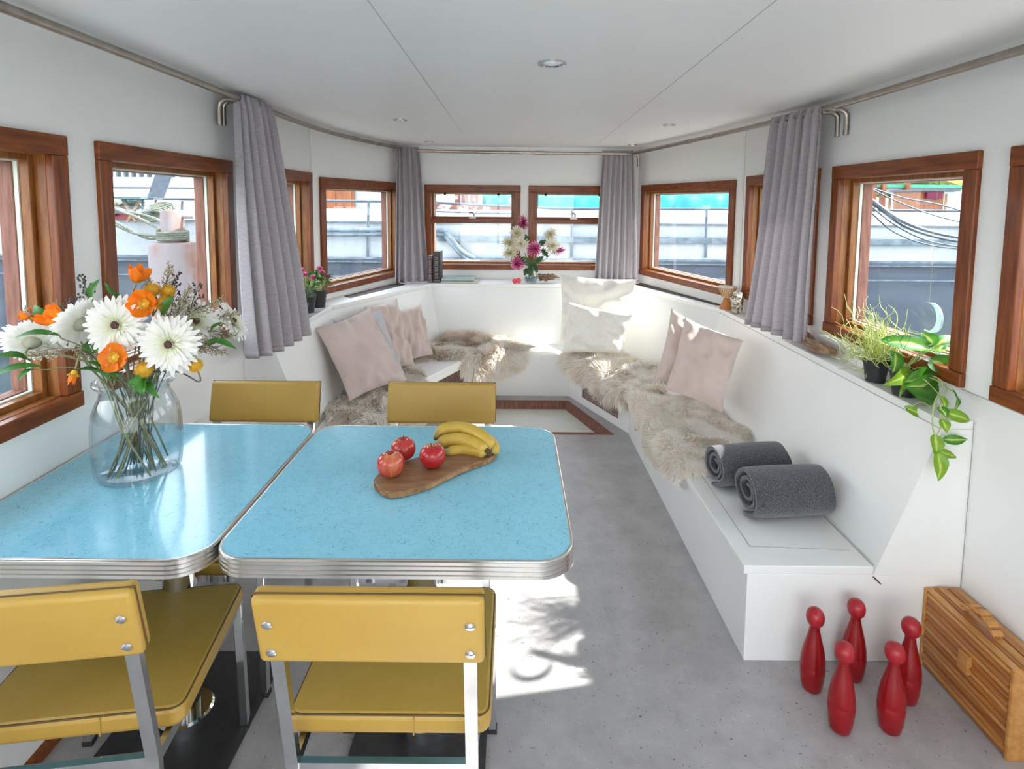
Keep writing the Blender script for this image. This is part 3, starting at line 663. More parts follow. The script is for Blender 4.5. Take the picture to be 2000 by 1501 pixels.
# ------------------------------------------------------------------ outside
mb = MB(); mb.box(-40, 40, 6.2, 40, -.62, -.60); mb.box(-40, -2.2, -20, 6.2, -.62, -.60); mb.box(2.35, 40, -20, 6.2, -.62, -.60)
tag(mb.build('ground', M['water']), kind='structure')
YB = 8.0
bg_ = thing('barge', 'long white and slate-blue barge moored across the bow, seen through every window', 'barge', (0, YB, -.6))
xa, xb = -11.5, 12.5
def zy(y, Y=YB): return at(1003, y, Y).z
def lb_(y0, y1, dy0, dy1, m, name, X0_=xa, X1_=xb):
    b = MB(); b.box(X0_, X1_, YB+dy0, YB+dy1, zy(y1, YB), zy(y0, YB)); return b.build(name, M[m], bg_)
lb_(512, 760, 0, 3.0, 'hulld', 'hull'); lb_(504, 514, -.05, .3, 'rubr', 'rubbing_strake'); lb_(507, 511, -.055, .3, 'hulld', 'strake_dark_line')  # thin dark line along the strake, in hull paint
lb_(472, 504, .03, 3.0, 'hullw', 'bulwark'); lb_(462, 472, -.03, .2, 'rubr', 'upper_strake', -1.05, xb); lb_(462, 472, .04, 2.8, 'hullw', 'bulwark_band', xa, xb)
lb_(436, 462, .10, 2.9, 'hullw', 'coaming'); lb_(434, 437, .06, .2, 'rubr', 'coaming_lip'); lb_(540, 543, -.01, .1, 'rubr', 'hull_seam')
b = MB(); z0 = zy(434); b.hull([(xa,YB+.12,z0),(xb,YB+.12,z0),(xb,YB+2.9,z0),(xa,YB+2.9,z0)], [(xa,YB+.9,z0+.16),(xb,YB+.9,z0+.16),(xb,YB+2.2,z0+.16),(xa,YB+2.2,z0+.16)]); b.build('hatch_deck', M['hullw'], bg_)
# bent rubbing strake that drops at the bow window
def P(x, y, Y): return at(x, y, Y)
for dy, r in ((0, .032), (9, .026)):
    MB().tube(smooth_path([P(600,449+dy,7.93), P(850,449+dy,7.93), P(868,453+dy,7.93), P(880,465+dy,7.93), P(900,488+dy,7.93), P(922,501+dy,7.93), P(930,504+dy,7.93)], 5), r, 8).build('curved_strake', M['rubr'], bg_, smooth=True)
rl = thing('deck_railing', 'thin grey pipe railing along the edge of the white barge', 'railing', (0, YB+.06, zy(436)))
MB().tube([P(300,388,7.97), P(640,392,7.985), P(835,394,7.985), P(1000,404,7.985), P(1100,407,7.985), P(1600,409,7.985), P(1900,412,7.985)], .017, 8).build('top_rail', M['gsteel'], rl, smooth=True)
MB().tube([P(830,412,7.985), P(940,416,7.985), P(1003,417,7.985)], .012, 8).build('lower_rail', M['gsteel'], rl, smooth=True)
for x in (356, 560, 720, 1118, 1380, 1560, 1884): MB().tube([P(x,392 if x < 900 else 408,7.985), P(x-2,503,7.985)], .018, 8).build('post', M['gsteel'], rl, smooth=True)
# tarpaulin, winch, red steel gear and white cabin beyond
def tarp(label, x0, x1, y0, y1, Y, seed):
    a = P(x0, y1, Y); b_ = P(x1, y0, Y); mb = MB()
    def fn(u, v):
        x = a.x+(b_.x-a.x)*u; sag = .05*sin(u*20+seed)+.05*noise.noise(Vector((u*8, v*3, seed))); w = v*pi
        return Vector((x, Y+.6-.6*cos(w)*1.0+sag*.4, a.z+(b_.z-a.z)*(sin(w)**.6)+sag*.5*sin(w)))
    mb.grid(fn, 60, 16); o = mb.build('tarpaulin', M['tarp'], None, smooth=True, angle=180); tag(o, label, 'tarpaulin', 'turquoise tarpaulins on the barge')
tarp('turquoise tarpaulin seen through the left end window', 938, 1003, 370, 404, 9.2, 1); tarp('turquoise tarpaulin seen through the right end window', 1052, 1220, 371, 405, 9.2, 2); tarp('turquoise tarpaulin seen through the window right of the end curtain', 1285, 1440, 366, 406, 9.3, 3)
t = thing('deck_winch', 'red-brown steel winch housing on the barge left of the tarpaulin', 'winch', P(910,400,9.2))
a = P(890,395,9.2); b_ = P(942,372,9.2); mb = MB(); mb.box(a.x, b_.x, 9.0, 9.6, a.z-.1, b_.z); mb.build('housing', M['redsteel'], t, bevel=.01)
for i in range(4): q_ = MB(); x = a.x+(b_.x-a.x)*(.2+.2*i); q_.box(x, x+.03, 8.97, 9.01, a.z-.1, b_.z); q_.build('rib', M['rust'], t)
c = P(842,368,8.8); t = thing('vent_disc', 'round white disc with a dark hub on the barge, by the left end curtain', 'disc', c); MB().lathe([(.0005,-.03),(.15,-.03),(.16,0),(.15,.03),(.0005,.03)], c, 28, Matrix.Rotation(pi/2,4,'X')).build('disc', M['hullw'], t, smooth=True); MB().lathe([(.0005,-.04),(.035,-.04),(.035,0)], c, 14, Matrix.Rotation(pi/2,4,'X')).build('hub', M['rubber'], t); MB().tube([(c.x,c.y+.03,c.z), (c.x,c.y+.03,c.z-.55)], .02, 8).build('stand', M['gsteel'], t)
cb_ = thing('deck_cabin', 'white cabin with an orange wooden door on the barge at left', 'cabin', P(700,430,9)); a = P(560,436,9); b_ = P(775,330,9)
MB().box(a.x, b_.x, 9, 11, a.z-.2, b_.z).build('wall', M['hullw'], cb_)
a = P(632,428,8.95); b_ = P(692,355,8.95); d = MB(); d.box(a.x, b_.x, 8.93, 9.0, a.z, b_.z); dd = d.build('door', M['teak_out'], cb_, bevel=.01)
for i in range(2):
    w = (b_.x-a.x)/2; q_ = MB(); q_.box(a.x+w*i+.04, a.x+w*(i+1)-.04, 8.915, 8.935, a.z+.06, b_.z-.06); q_.build('door_panel', M['teak_out'], dd, bevel=.008)
a = P(940,436,8.9); b_ = P(1003,396,8.9); MB().box(P(850,400,8.9).x, b_.x, 8.9, 9.0, a.z, P(900,398,8.9).z).build('red_panel', M['redsteel'], cb_)
# left: mooring post with ropes
c = P(346,640,4.3); top = P(346,473,4.3).z; t = thing('mooring_post', 'rusty grey mooring post with rope wound round its head, outside the left window', 'bollard', (c.x, c.y, -.6))
c0 = Vector((c.x, c.y, 0)); MB().lathe([(.165,-.6),(.165,top-.02),(.155,top),(.0005,top+.001)], c0, 28, caps=False).build('pile', M['rust'], t, smooth=True)
h1 = P(346,410,4.3).z; MB().lathe([(.085,top-.01),(.078,top+.02),(.078,h1-.02),(.070,h1),(.0005,h1+.002)], c0, 24, caps=False).build('head', M['rust'], t, smooth=True); MB().tube([c0+Vector((-.02,-.0,h1-.05)), c0+Vector((.16,-.0,h1-.05))], .014, 8).build('pin', M['rust'], t)
rp = thing('mooring_rope', 'green-grey mooring rope wound on the post and running off left', 'rope', (c.x, c.y, top+.06))
pth = [c0+Vector((cos(a*.35)*.098, sin(a*.35)*.098, top+.012+.0009*a)) for a in range(84)]; MB().tube(pth, .0125, 6).build('coil', M['rope'], rp, smooth=True)
for k_, (x1,y1,x2,y2,Y2) in enumerate(((280,462,205,425,4.6),(262,455,205,432,4.7),(300,440,205,400,5.0),(310,430,230,408,5.2))):
    MB().tube(smooth_path([c0+Vector((-.09,-.02,top+.03+.015*k_)), P(x1,y1,4.45), P(x2,y2,Y2), P(120,y2-20,5.6)], 8), .011, 6).build('strand', M['rope'], rp, smooth=True)
co = thing('rope_coil', 'hanging coil of green-grey rope beyond the mooring post', 'rope', P(308,410,5.2))
cc = P(308,412,5.2)
for i in range(7): q_ = MB(); q_.tube([cc+Vector((cos(a*.3)*(.105+.006*(i % 3)), .03*i-.1+.02*sin(a*.3), sin(a*.3)*.045+.012*i-.04)) for a in range(22)], .011, 6); q_.build('loop', M['rope'], co, smooth=True)
# sun deck and chair on the other boat
dk = thing('sun_deck', 'cluttered stern deck of another boat with a long window band, left window', 'boat', P(250,430,8.4))
a = P(120,432,8.0); b_ = P(300,395,8.0); MB().box(a.x-4, b_.x, 8.2, 10.5, a.z, P(250,398,8.2).z).build('deck_house', M['hullw'], dk)
a = P(120,340,12); b_ = P(345,312,12); MB().box(a.x-3, b_.x, 12, 14, a.z-.05, b_.z).build('saloon', M['gsteel'], dk); MB().box(a.x-3, b_.x+.3, 11.9, 14, a.z-.25, a.z-.05).build('saloon_sill', M['hullw'], dk)
MB().box(a.x-3, b_.x+.5, 11.8, 14, b_.z, b_.z+.12).build('saloon_roof', M['hullw'], dk)
for i in range(12): q_ = MB(); x = P(180+15*i,325,12).x; q_.box(x, x+.05, 11.93, 12.02, a.z-.05, b_.z); q_.build('window_post', M['hullw'], dk)
a = P(243,418,7.9); b_ = P(288,416,7.9); MB().box(a.x-.1, b_.x, 7.7, 7.9, P(250,428,7.9).z, P(250,413,7.9).z).build('red_box', M['red_out'], dk)
sc_ = thing('deck_chair', 'grey folding deck chair on the stern beyond the left window', 'chair', P(300,395,7.6)); a = P(303,386,7.6); b_ = P(311,338,7.6)
q_ = MB(); q_.hull([a+Vector((-.11,0,0)), a+Vector((.11,0,0)), a+Vector((.11,.02,0)), a+Vector((-.11,.02,0))], [b_+Vector((-.11,.1,0)), b_+Vector((.11,.1,0)), b_+Vector((.11,.12,0)), b_+Vector((-.11,.12,0))]); q_.build('backrest', M['mesh_grey'], sc_)
q_ = MB(); q_.box(a.x-.35, a.x+.1, 7.4, 7.6, a.z-.03, a.z); q_.build('seat', M['mesh_grey'], sc_)
tb = thing('folding_table', 'dark folding table frame beside the deck chair', 'table', P(255,405,7.4)); tt = P(255,384,7.4)
MB().box(tt.x-.5, tt.x+.22, 7.25, 7.6, tt.z-.03, tt.z).build('tabletop', M['gsteel'], tb)
for dx in (-.42, -.12, .14): MB().tube([Vector((tt.x+dx, 7.4, tt.z)), Vector((tt.x-dx*.4, 7.4, tt.z-.32))], .02, 6).build('leg', M['drift'], tb)
for dx in (-.33, -.1, .08): MB().tube([Vector((a.x+dx, 7.5, a.z)), Vector((a.x+dx*.6-.05, 7.5, a.z-.3))], .014, 6).build('leg', M['gsteel'], sc_)
for i, (x, y) in enumerate(((228,402),(262,398),(216,412))): rock(P(x,y,7.7), .14, .12, .07, 20+i, 'rope', 'cushion_bundle', ('rolled canvas bundle nearest the window frame','grey canvas bundle beside the deck chair','lowest canvas bundle on the stern')[i], 'bundle', 0, 10, group='canvas bundles on the stern')
# right: jetty buildings, cables, crane, trees
pj = thing('open_pavilion', 'brown-posted pavilion with a green roof edge, beyond the right window', 'pavilion', P(1780,380,16))
MB().box(P(1690,360,16).x, P(1900,360,16).x+1.0, 16, 18, P(1780,366,16).z, P(1780,360,16).z).build('roof_edge', M['awning'], pj)
for x in (1700,1728,1747,1795): MB().box(P(x,0,16).x-.05, P(x,0,16).x+.05, 15.9, 16.05, -.6, P(x,340,16).z).build('post', M['teak_out'], pj)
MB().box(P(1690,0,16).x, P(1900,0,16).x, 16.1, 17, P(1780,378,16).z, P(1780,366,16).z).build('panel', M['hullw'], pj)
q_=None
kk = thing('harbour_shed', 'low timber shed beyond the right window', 'shed', P(1850,390,14)); MB().box(P(1825,0,14).x, P(1872,0,14).x, 14, 15, -.6, P(1850,374,14).z).build('boards', M['teak_out'], kk); MB().box(P(1822,0,14).x, P(1900,0,14).x, 13.9, 15.1, P(1850,374,14).z, P(1850,370,14).z).build('roof', M['gsteel'], kk)
MB().box(P(1836,0,13.95).x, P(1866,0,13.95).x, 13.9, 14.0, P(1850,388,14).z, P(1850,376,14).z).build('shutter', M['petp'], kk)
a = P(1812,338,30); b_ = P(1910,368,30); cr_ = thing('crane', 'sloping yellow crane boom against the trees, right window', 'crane', (b_.x+2, 30, -.6)); MB().bar(a, b_+(b_-a)*.6, .35, .28).build('boom', M['yellow'], cr_); e_ = b_+(b_-a)*.6; MB().box(e_.x-.3, e_.x+.3, 29.8, 30.4, -.6, e_.z+.1).build('mast', M['yellow'], cr_)
cbl = thing('hanging_cables', 'bundle of dark cables sagging across the right window', 'cables', P(1760,440,6.5))
for i, (p_) in enumerate((((1660,350),(1700,388),(1760,430),(1830,455),(1920,470)),((1660,356),(1705,396),(1765,440),(1835,464),(1920,478)),((1660,345),(1720,378),(1800,412),(1870,432),(1920,440)),((1660,372),(1700,402),(1750,440),(1820,472),(1920,486)),((1660,380),(1698,412),(1745,452),(1815,478),(1920,490)),((1690,362),(1760,385),(1830,398),(1880,412),(1920,420)))): MB().tube(smooth_path([P(x, y, 6.5+.05*i) for x, y in p_], 6), (.022,.020,.009,.011,.010,.010)[i], 6).build('cable', M['gsteel'], cbl, smooth=True)
m0 = P(1652,350,6.6); MB().tube([(m0.x, 6.6, -.6), (m0.x, 6.6, m0.z+.1)], .05, 10).build('mast', M['gsteel'], cbl, smooth=True)
def tree(label, x, y, Y, r, seed):
    c = P(x, y, Y); t = thing('tree', label, 'tree', (c.x, c.y, -.6), group='trees across the harbour'); mb = MB(); rr = random.Random(seed)
    for i in range(9):
        o = c+Vector((rr.uniform(-1,1)*r, rr.uniform(-.5,.5)*r, rr.uniform(-.4,.5)*r)); rad = r*rr.uniform(.35,.6)
        mb.grid(lambda u, v: o+Vector((sin(pi*v)*cos(2*pi*u), sin(pi*v)*sin(2*pi*u), cos(pi*v)))*rad*(1+.35*noise.noise(Vector((cos(2*pi*u)*3, sin(2*pi*u)*3, v*6+i)))), 14, 9)
    mb.build('crown', M['tree'], t, smooth=False); MB().tube([(c.x, c.y, -.6), (c.x, c.y, c.z)], r*.08, 8).build('trunk', M['drift'], t)
for i, (x, y, Y, r, l) in enumerate(((1850,352,34,1.0,'round green tree just under the yellow crane boom'),(1790,356,36,1.2,'green tree behind the brown pavilion posts'),(1885,354,33,.8,'green tree at the right edge of the right window'),(12,316,30,2.0,'yellow-green tree in the top of the nearest left window'),(1740,358,38,1.2,'green tree behind the pavilion, nearest the window frame'))): tree(l, x, y, Y, r, i)
# ------------------------------------------------------------------ chairs (local: seat centre at origin, back towards -y)
def make_chair(label):
    t = thing('dining_chair', label, 'chair', (0,0,0), group='mustard vinyl chairs at the blue tables')
    hw = .224
    mb = MB(); mb.prism(rrect(-hw, hw, -.218, .215, .03, 4), .402, .45); s = mb.build('seat', M['vinyl'], t, bevel=.012, seg=3, smooth=True, angle=60)
    mb = MB(); pl = rrect(-hw+.005, hw-.005, -.213, .210, .026, 4)
    mb.tube([(x, y, .4462) for x, y in pl + pl[:1]], .0026, 6); mb.build('piping', M['seamy'], s)
    MB().tube([(.055,-.219,.446),(.055,-.2195,.405)], .0018, 6).build('stitch_seam', M['vinyl'], s)
    Mx = Matrix.Translation((0, -.352, .765)) @ Matrix.Rotation(math.radians(13), 4, 'X')
    mb = MB(); mb.box(-.217, .217, -.018, .020, -.080, .080, Mx); b = mb.build('backrest', M['vinyl'], t, bevel=.011, seg=3, smooth=True, angle=60)
    MB().tube([Mx @ Vector(p) for p in ((-.2175,-.003,-.072),(-.2175,-.003,.0795),(.2175,-.003,.0795),(.2175,-.003,-.072))], .0024, 6).build('piping', M['seamy'], b)
    for sx_ in (-1, 1):
        for z in (-.050, .020):
            p = Mx @ Vector((sx_*.190, -.0175, z)); q_ = MB(); q_.lathe([(.0105,0),(.0098,.003),(.005,.0052),(.0005,.0056)], p, 14, Mx.to_3x3().to_4x4() @ Matrix.Rotation(pi/2, 4, 'X')); q_.build('screw', M['chrome'], b, smooth=True)
    for sx_ in (-1, 1):
        x = sx_*.188
        mb = MB(); mb.tube([(x,-.338,.72),(x,-.318,.62),(x,-.275,.40),(x,-.262,.20),(x,-.26,0)], .0001, 4)
        mb = MB()
        pts = [(-.342,.74),(-.318,.62),(-.275,.40),(-.264,.20),(-.262,.0)]
        for (ya, za), (yb, zb_) in zip(pts, pts[1:]): mb.hull([(x-.013,ya-.009,za),(x+.013,ya-.009,za),(x+.013,ya+.009,za),(x-.013,ya+.009,za)], [(x-.013,yb-.009,zb_),(x+.013,yb-.009,zb_),(x+.013,yb+.009,zb_),(x-.013,yb+.009,zb_)])
        mb.build('leg', M['chrome'], t)
        mb = MB(); mb.bar((sx_*.208,.195,.402), (sx_*.214,.205,.0), .024, .024, (0,1,0)); l2 = mb.build('leg', M['chrome'], t, bevel=.002)
        q_ = MB(); q_.lathe([(.006,0),(.005,.002),(.0005,.0025)], (sx_*.2205,.196,.34), 10, Matrix.Rotation(sx_*pi/2, 4, 'Y')); q_.build('bolt', M['steel'], l2, smooth=True)
        mb = MB(); mb.bar((x,-.27,.385), (sx_*.206,.195,.385), .014, .028); mb.build('side_rail', M['chrome'], t)
        for yy, xx in ((-.262, x), (.205, sx_*.214)):
            MB().box(xx-.014, xx+.014, yy-.013, yy+.013, 0, .014).build('foot', M['rubber'], t)
    MB().bar((-.186,-.272,.385), (.186,-.272,.385), .016, .030).build('cross_rail', M['chrome'], t)
    MB().bar((-.205,.195,.388), (.205,.195,.388), .014, .022).build('cross_rail', M['chrome'], t)
    return t
ch = make_chair('mustard vinyl chair seen from behind in the middle foreground, at the fruit table')
ch.location = (-.266, 1.39, 0)
dup(ch, (-.978, 1.372, 0), math.radians(8), 'mustard vinyl chair seen from behind at the bottom left corner, at the bouquet table')
dup(ch, (-.285, 1.92, 0), pi, 'mustard vinyl chair facing us across the fruit table, behind the bananas')
dup(ch, (-.995, 1.92, 0), pi, 'mustard vinyl chair facing us across the bouquet table, behind the glass vase')

# ------------------------------------------------------------------ cushions
def pillow(label, c00, c10, c11, c01, th, m, seed, group, wr=.010, fold=None):
    """four corners: bottom-left, bottom-right, top-right, top-left"""
    c = [Vector(p) for p in (c00, c10, c11, c01)]
    nrm = (c[1]-c[0]).cross(c[3]-c[0]).normalized(); rr = random.Random(seed); o = Vector((seed*3.1, seed*1.7, 0))
    dirs = [(rr.uniform(0, pi), rr.uniform(9, 16), rr.uniform(0, 6)) for _ in range(4)]
    def P(u, v, s_):
        pin = .075
        uu = u + (0.5-u)*pin*4*v*(1-v)*(1 if True else 0); vv = v + (0.5-v)*pin*4*u*(1-u)
        p = c[0].lerp(c[1], uu).lerp(c[3].lerp(c[2], uu), vv)
        e = max(0, (1-abs(2*u-1)**2.6)) * max(0, (1-abs(2*v-1)**2.6))
        h = th*e**.42
        rad = Vector((u-.5, v-.5)).length
        w = 0
        for a, fr, ph in dirs: w += sin((u*cos(a)+v*sin(a))*fr + ph + 2*noise.noise(o + Vector((u*2, v*2, 0))))
        w = w/4*wr*1.5*min(1, e*3) + noise.noise(o + Vector((u*6, v*6, s_)))*wr*2.4*min(1, e*3)
        ridge = max(0, rad-.25)*noise.noise(o + Vector((atan2(v-.5, u-.5)*3.2, s_, 1)))*wr*11*min(1, e*4)
        return p + nrm*s_*(h + w + ridge) + Vector((0,0,0))
    mb = MB(); n = 34
    mb.grid(lambda u, v: P(u, v, 1), n, n); mb.grid(lambda u, v: P(u, 1-v, -1), n, n)
    ob = mb.build('cushion', m, None, smooth=True, angle=180)
    tag(ob, label, 'cushion', group)
    return ob
g1 = 'cushions on the left bench'; g2 = 'pink cushions on the right bench'; g3 = 'white cushions in the back right corner'
pillow('large pale pink cushion leaning on the left bench, nearest to us', at(683,783,3.34), at(795,742,3.62), at(722,600,3.90), at(616,640,3.52), .058, M['pink'], 1, g1)
pillow('pale pink cushion lying behind the large one, only its upper edge showing', at(705,745,3.62), at(790,730,3.80), at(745,604,4.02), at(648,624,3.68), .050, M['greyp'], 2, g1)
pillow('pinkish grey cushion with a drooping corner, second from the front on the left', at(735,735,3.82), at(810,712,4.12), at(775,582,4.32), at(712,598,4.02), .055, M['pink'], 3, g1, wr=.014)
pillow('smaller pink cushion on the left bench, farthest from us', at(775,715,4.14), at(846,692,4.42), at(822,594,4.62), at(765,608,4.36), .050, M['pink'], 4, g1)
pillow('front pale pink cushion leaning on the right bench back', at(1298,762,3.22), at(1410,806,2.98), at(1452,664,3.10), at(1338,618,3.46), .052, M['pink'], 5, g2)
pillow('pale pink cushion half hidden behind the other on the right bench', at(1278,742,3.42), at(1388,775,3.22), at(1421,654,3.36), at(1311,602,3.64), .050, M['pink'], 6, g2)
pillow('large cream cushion standing at the back right corner', at(1092,668,4.72), at(1222,668,4.40), at(1244,545,4.52), at(1093,534,4.90), .055, M['linen'], 7, g3, wr=.014)
pillow('smaller cream cushion in front of the large white one', at(1098,690,4.50), at(1212,690,4.22), at(1236,613,4.28), at(1108,588,4.62), .055, M['linen'], 8, g3, wr=.012)

# ------------------------------------------------------------------ fleeces
def fleece(label, E0, E1, inward, a_c, b_c, ra, rb_, m, n, ln, seed, cat='sheepskin', group='sheepskins on the benches', thick=.02, comb=(0,0), lobes=3, width=.004, zs=ZS):
    """draped over the seat edge E0-E1; b<0 hangs down in front"""
    E0 = Vector((*E0, 0)); E1 = Vector((*E1, 0)); d = (E1-E0).normalized(); iw = Vector((*inward, 0)); iw = (iw - d*iw.dot(d)).normalized()
    rr = random.Random(seed); ph = [rr.uniform(0, 6) for _ in range(4)]
    def rad(th): return 1 + .10*sin(lobes*th+ph[0]) + .07*sin((lobes+2)*th+ph[1]) + .04*sin(9*th+ph[2])
    def S(a, b):
        k_ = .05
        hump = .014*(1+sin(a*19+ph[0])*sin(b*17+ph[1])) + .012*noise.noise(Vector((a*9, b*9, seed)))
        if b > k_: p = Vector((0,0,zs+.004)) + iw*b; nn = Vector((0,0,1))
        elif b > -k_:
            t = (k_-b)/(2*k_)*pi/2; rdi = 2*k_/(pi/2)
            p = Vector((0,0,zs+.004)) + iw*k_ + (-iw*sin(t)*rdi + Vector((0,0,-(1-cos(t))*rdi))); nn = Vector((0,0,cos(t))) - iw*sin(t); 
            p = p - iw*.006
        else:
            rdi = 2*k_/(pi/2); p = Vector((0,0,zs+.004-rdi)) + iw*(k_-rdi-.006) + Vector((0,0,b+k_)); nn = -iw
        # keep in front of the panel
        lim = (p).dot(iw)
        return E0 + d*a + p + nn*(thick*.5+hump), nn
    mb = MB(); NR, NT = 9, 44
    vs_ = []; 
    for i in range(NR+1):
        for j in range(NT):
            th = 2*pi*j/NT; r_ = i/NR*.97; p, nn = S(a_c + ra*rad(th)*cos(th)*r_, b_c + rb_*rad(th)*sin(th)*r_); vs_.append(p - nn*.006*(1 if i < NR else 2.2))
    fs = [(i*NT+j, i*NT+(j+1) % NT, (i+1)*NT+(j+1) % NT, (i+1)*NT+j) for i in range(NR) for j in range(NT)]
    mb.cq = .3; mb.add(vs_, fs)
    for _ in range(n):
        th = rr.uniform(0, 2*pi); r_ = sqrt(rr.random())
        p, nn = S(a_c + ra*rad(th)*cos(th)*r_, b_c + rb_*rad(th)*sin(th)*r_); p = p - nn*.008
        outw = (d*cos(th) + iw*sin(th)*(1 if nn.z > .5 else 0) + Vector((0,0,1))*sin(th)*(0 if nn.z > .5 else 1))
        fl = Vector((noise.noise(p*7+Vector((seed,0,0))), noise.noise(p*7+Vector((0,seed,5))), noise.noise(p*7+Vector((9,0,seed)))))
        dr = (nn*(.30+rr.random()*.35) + outw*(.25+.6*r_**3) + fl*1.3 + d*comb[0] + iw*comb[1] + Vector((rr.uniform(-1,1), rr.uniform(-1,1), rr.uniform(-.6,1)))*.25).normalized()
        l = ln*rr.uniform(.6, 1.25); w = width*rr.uniform(.6, 1.4)
        sd = dr.cross(nn + Vector((rr.uniform(-1,1), rr.uniform(-1,1), rr.uniform(-1,1)))*.45); 
        if sd.length < 1e-4: continue
        sd.normalize(); p1 = p + dr*l*.5; d2 = (dr*.8 + Vector((0,0,-.55)) + fl*.8).normalized(); p2 = p1 + d2*l*.5
        sft = rr.uniform(-.25, .2)
        mb.add([p-sd*w, p+sd*w, p1-sd*w*.8, p1+sd*w*.8, p2], [(0,1,3,2),(2,3,4)], [max(0, .05+sft*.3), max(0, .05+sft*.3), .55+sft, .55+sft, min(1, .95+sft)])
    o = mb.build('sheepskin', m, None, smooth=True, angle=180); tag(o, label, cat, group); return o
fleece('short cream sheepskin with dark rim draped on the right bench below the pink cushions', RF[0], RF[1], (1,0), 1.26, .14, .60, .30, M['fur_cream'], 20000, .026, 11, comb=(-.2,-.3), width=.0028)
fleece('long-haired white sheepskin hanging over the right bench corner above the grille', RF[1], RF[2], (1,.45), .30, .10, .56, .27, M['fur_white'], 17000, .066, 12, comb=(0,-.5), width=.0032, thick=.03)
fleece('long-haired white sheepskin hanging over the corner of the left and end benches', (.02,4.60), (-.72,4.40), (-.15,1), .33, .13, .50, .27, M['fur_white'], 16000, .070, 13, comb=(-.1,-.4), width=.0034, thick=.03)
fleece('brown-tinged sheepskin bunched against the back of the end bench', (-.10,4.60), (-.65,4.60), (0,1), .24, .24, .25, .09, M['fur_brown'], 8000, .085, 14, width=.0038, thick=.07)
fleece('shaggy beige sheepskin on the left bench behind the two chairs', LF[0], LF[1], (-1,0), .52, .14, .80, .30, M['fur_shag'], 20000, .048, 15, comb=(-.1,-.3), width=.0036)

# ------------------------------------------------------------------ towels
def towel(label, c, ang, L_, rx, rz, seed):
    """rolled towel, axis along local x"""
    Mx = Matrix.Translation(c) @ Matrix.Rotation(ang, 4, 'Z'); t = thing('rolled_towel', label, 'towel', c, ang, 'charcoal towels on the right bench')
    turns = 2.6; N = 90; th = .013; prof = []
    for i in range(N+1):
        u = i/N; a = -pi/2 - u*turns*2*pi; r_ = (1 - u*.80)
        wob = 1 + .07*sin(a*2+seed) + .05*sin(a*3+seed*2)
        prof.append((cos(a)*r_*rx*wob, sin(a)*r_*rz*(1+.04*sin(a*2)) ))
    mb = MB(); vs_ = []; NX = 10
    for i, (y, z) in enumerate(prof):
        j0 = max(i-1, 0); j1 = min(i+1, N); tx, tz = prof[j1][0]-prof[j0][0], prof[j1][1]-prof[j0][1]; l = sqrt(tx*tx+tz*tz) or 1; ny, nz_ = -tz/l, tx/l
        for k_ in range(NX+1):
            x = (k_/NX-.5)*L_; shr = 1 - .05*abs(2*k_/NX-1)**4; inn = .016*(i/N)*(1 if k_ == 0 else 0)
            wv = .003*noise.noise(Vector((x*14, y*20, z*20+seed)))
            for s_ in (-1, 1): vs_.append((x+inn, (y+ny*s_*th/2)*shr+wv, (z+nz_*s_*th/2)*shr + rz + th/2 + .004))
    W2 = (NX+1)*2
    fs = []
    for i in range(N):
        for k_ in range(NX):
            for s_ in (0, 1):
                a = i*W2+k_*2+s_; fs.append((a, a+2, a+W2+2, a+W2))
        for k_ in (0, NX):
            a = i*W2+k_*2; fs.append((a, a+1, a+W2+1, a+W2))
    for i in (0, N):
        for k_ in range(NX): a = i*W2+k_*2; fs.append((a, a+1, a+3, a+2))
    mb.add(vs_, fs); mb.build('rolled_cloth', M['towel'], t, smooth=True, world=False, angle=70)
    return t
towel('rolled charcoal towel in front, nearest the bench end', (1.075, 2.205, ZS), math.radians(6), .32, .100, .096, 1.0)
towel('rolled charcoal towel behind, touching the cream sheepskin', (1.03, 2.455, ZS), math.radians(10), .32, .092, .088, 2.3)

# ------------------------------------------------------------------ skittles
def make_pin():
    t = thing('skittle', '', 'skittle', (0,0,0), group='red wooden skittles on the floor')
    pr = [(.001,0),(.024,0),(.029,.006),(.034,.03),(.0375,.065),(.038,.085),(.0372,.0865),(.0376,.089),(.036,.11),(.030,.145),(.022,.175),(.0165,.20),(.0145,.215)]
    MB().lathe(pr, n=32).build('body', M['red'], t, smooth=True, world=False, angle=60)
    h = [(.0145,.215),(.0165,.2185),(.0165,.221),(.0185,.2225),(.0195,.225),(.0235,.2285),(.0265,.238),(.0275,.247),(.0265,.2565),(.0225,.2665),(.015,.2735),(.006,.2765),(.0005,.277)]
    MB().lathe(h, n=32).build('knob', M['redp'], t, smooth=True, world=False, angle=60)
    return t
pn = make_pin(); spots = [(.984,1.757,'back left red skittle, in front of the white bench end'), (1.142,1.80,'farthest red skittle, standing closest to the bench end'),
    (.995,1.61,'front left red skittle with a scuffed pale top'), (1.145,1.61,'front right red skittle, partly covering the one behind it'), (1.265,1.715,'rightmost red skittle, nearest the wooden case')]
for i, (x, y, l) in enumerate(spots):
    if i == 0: pn.location = (x, y, 0); pn['label'] = l
    else: dup(pn, (x, y, 0), R.uniform(0, 6), l)

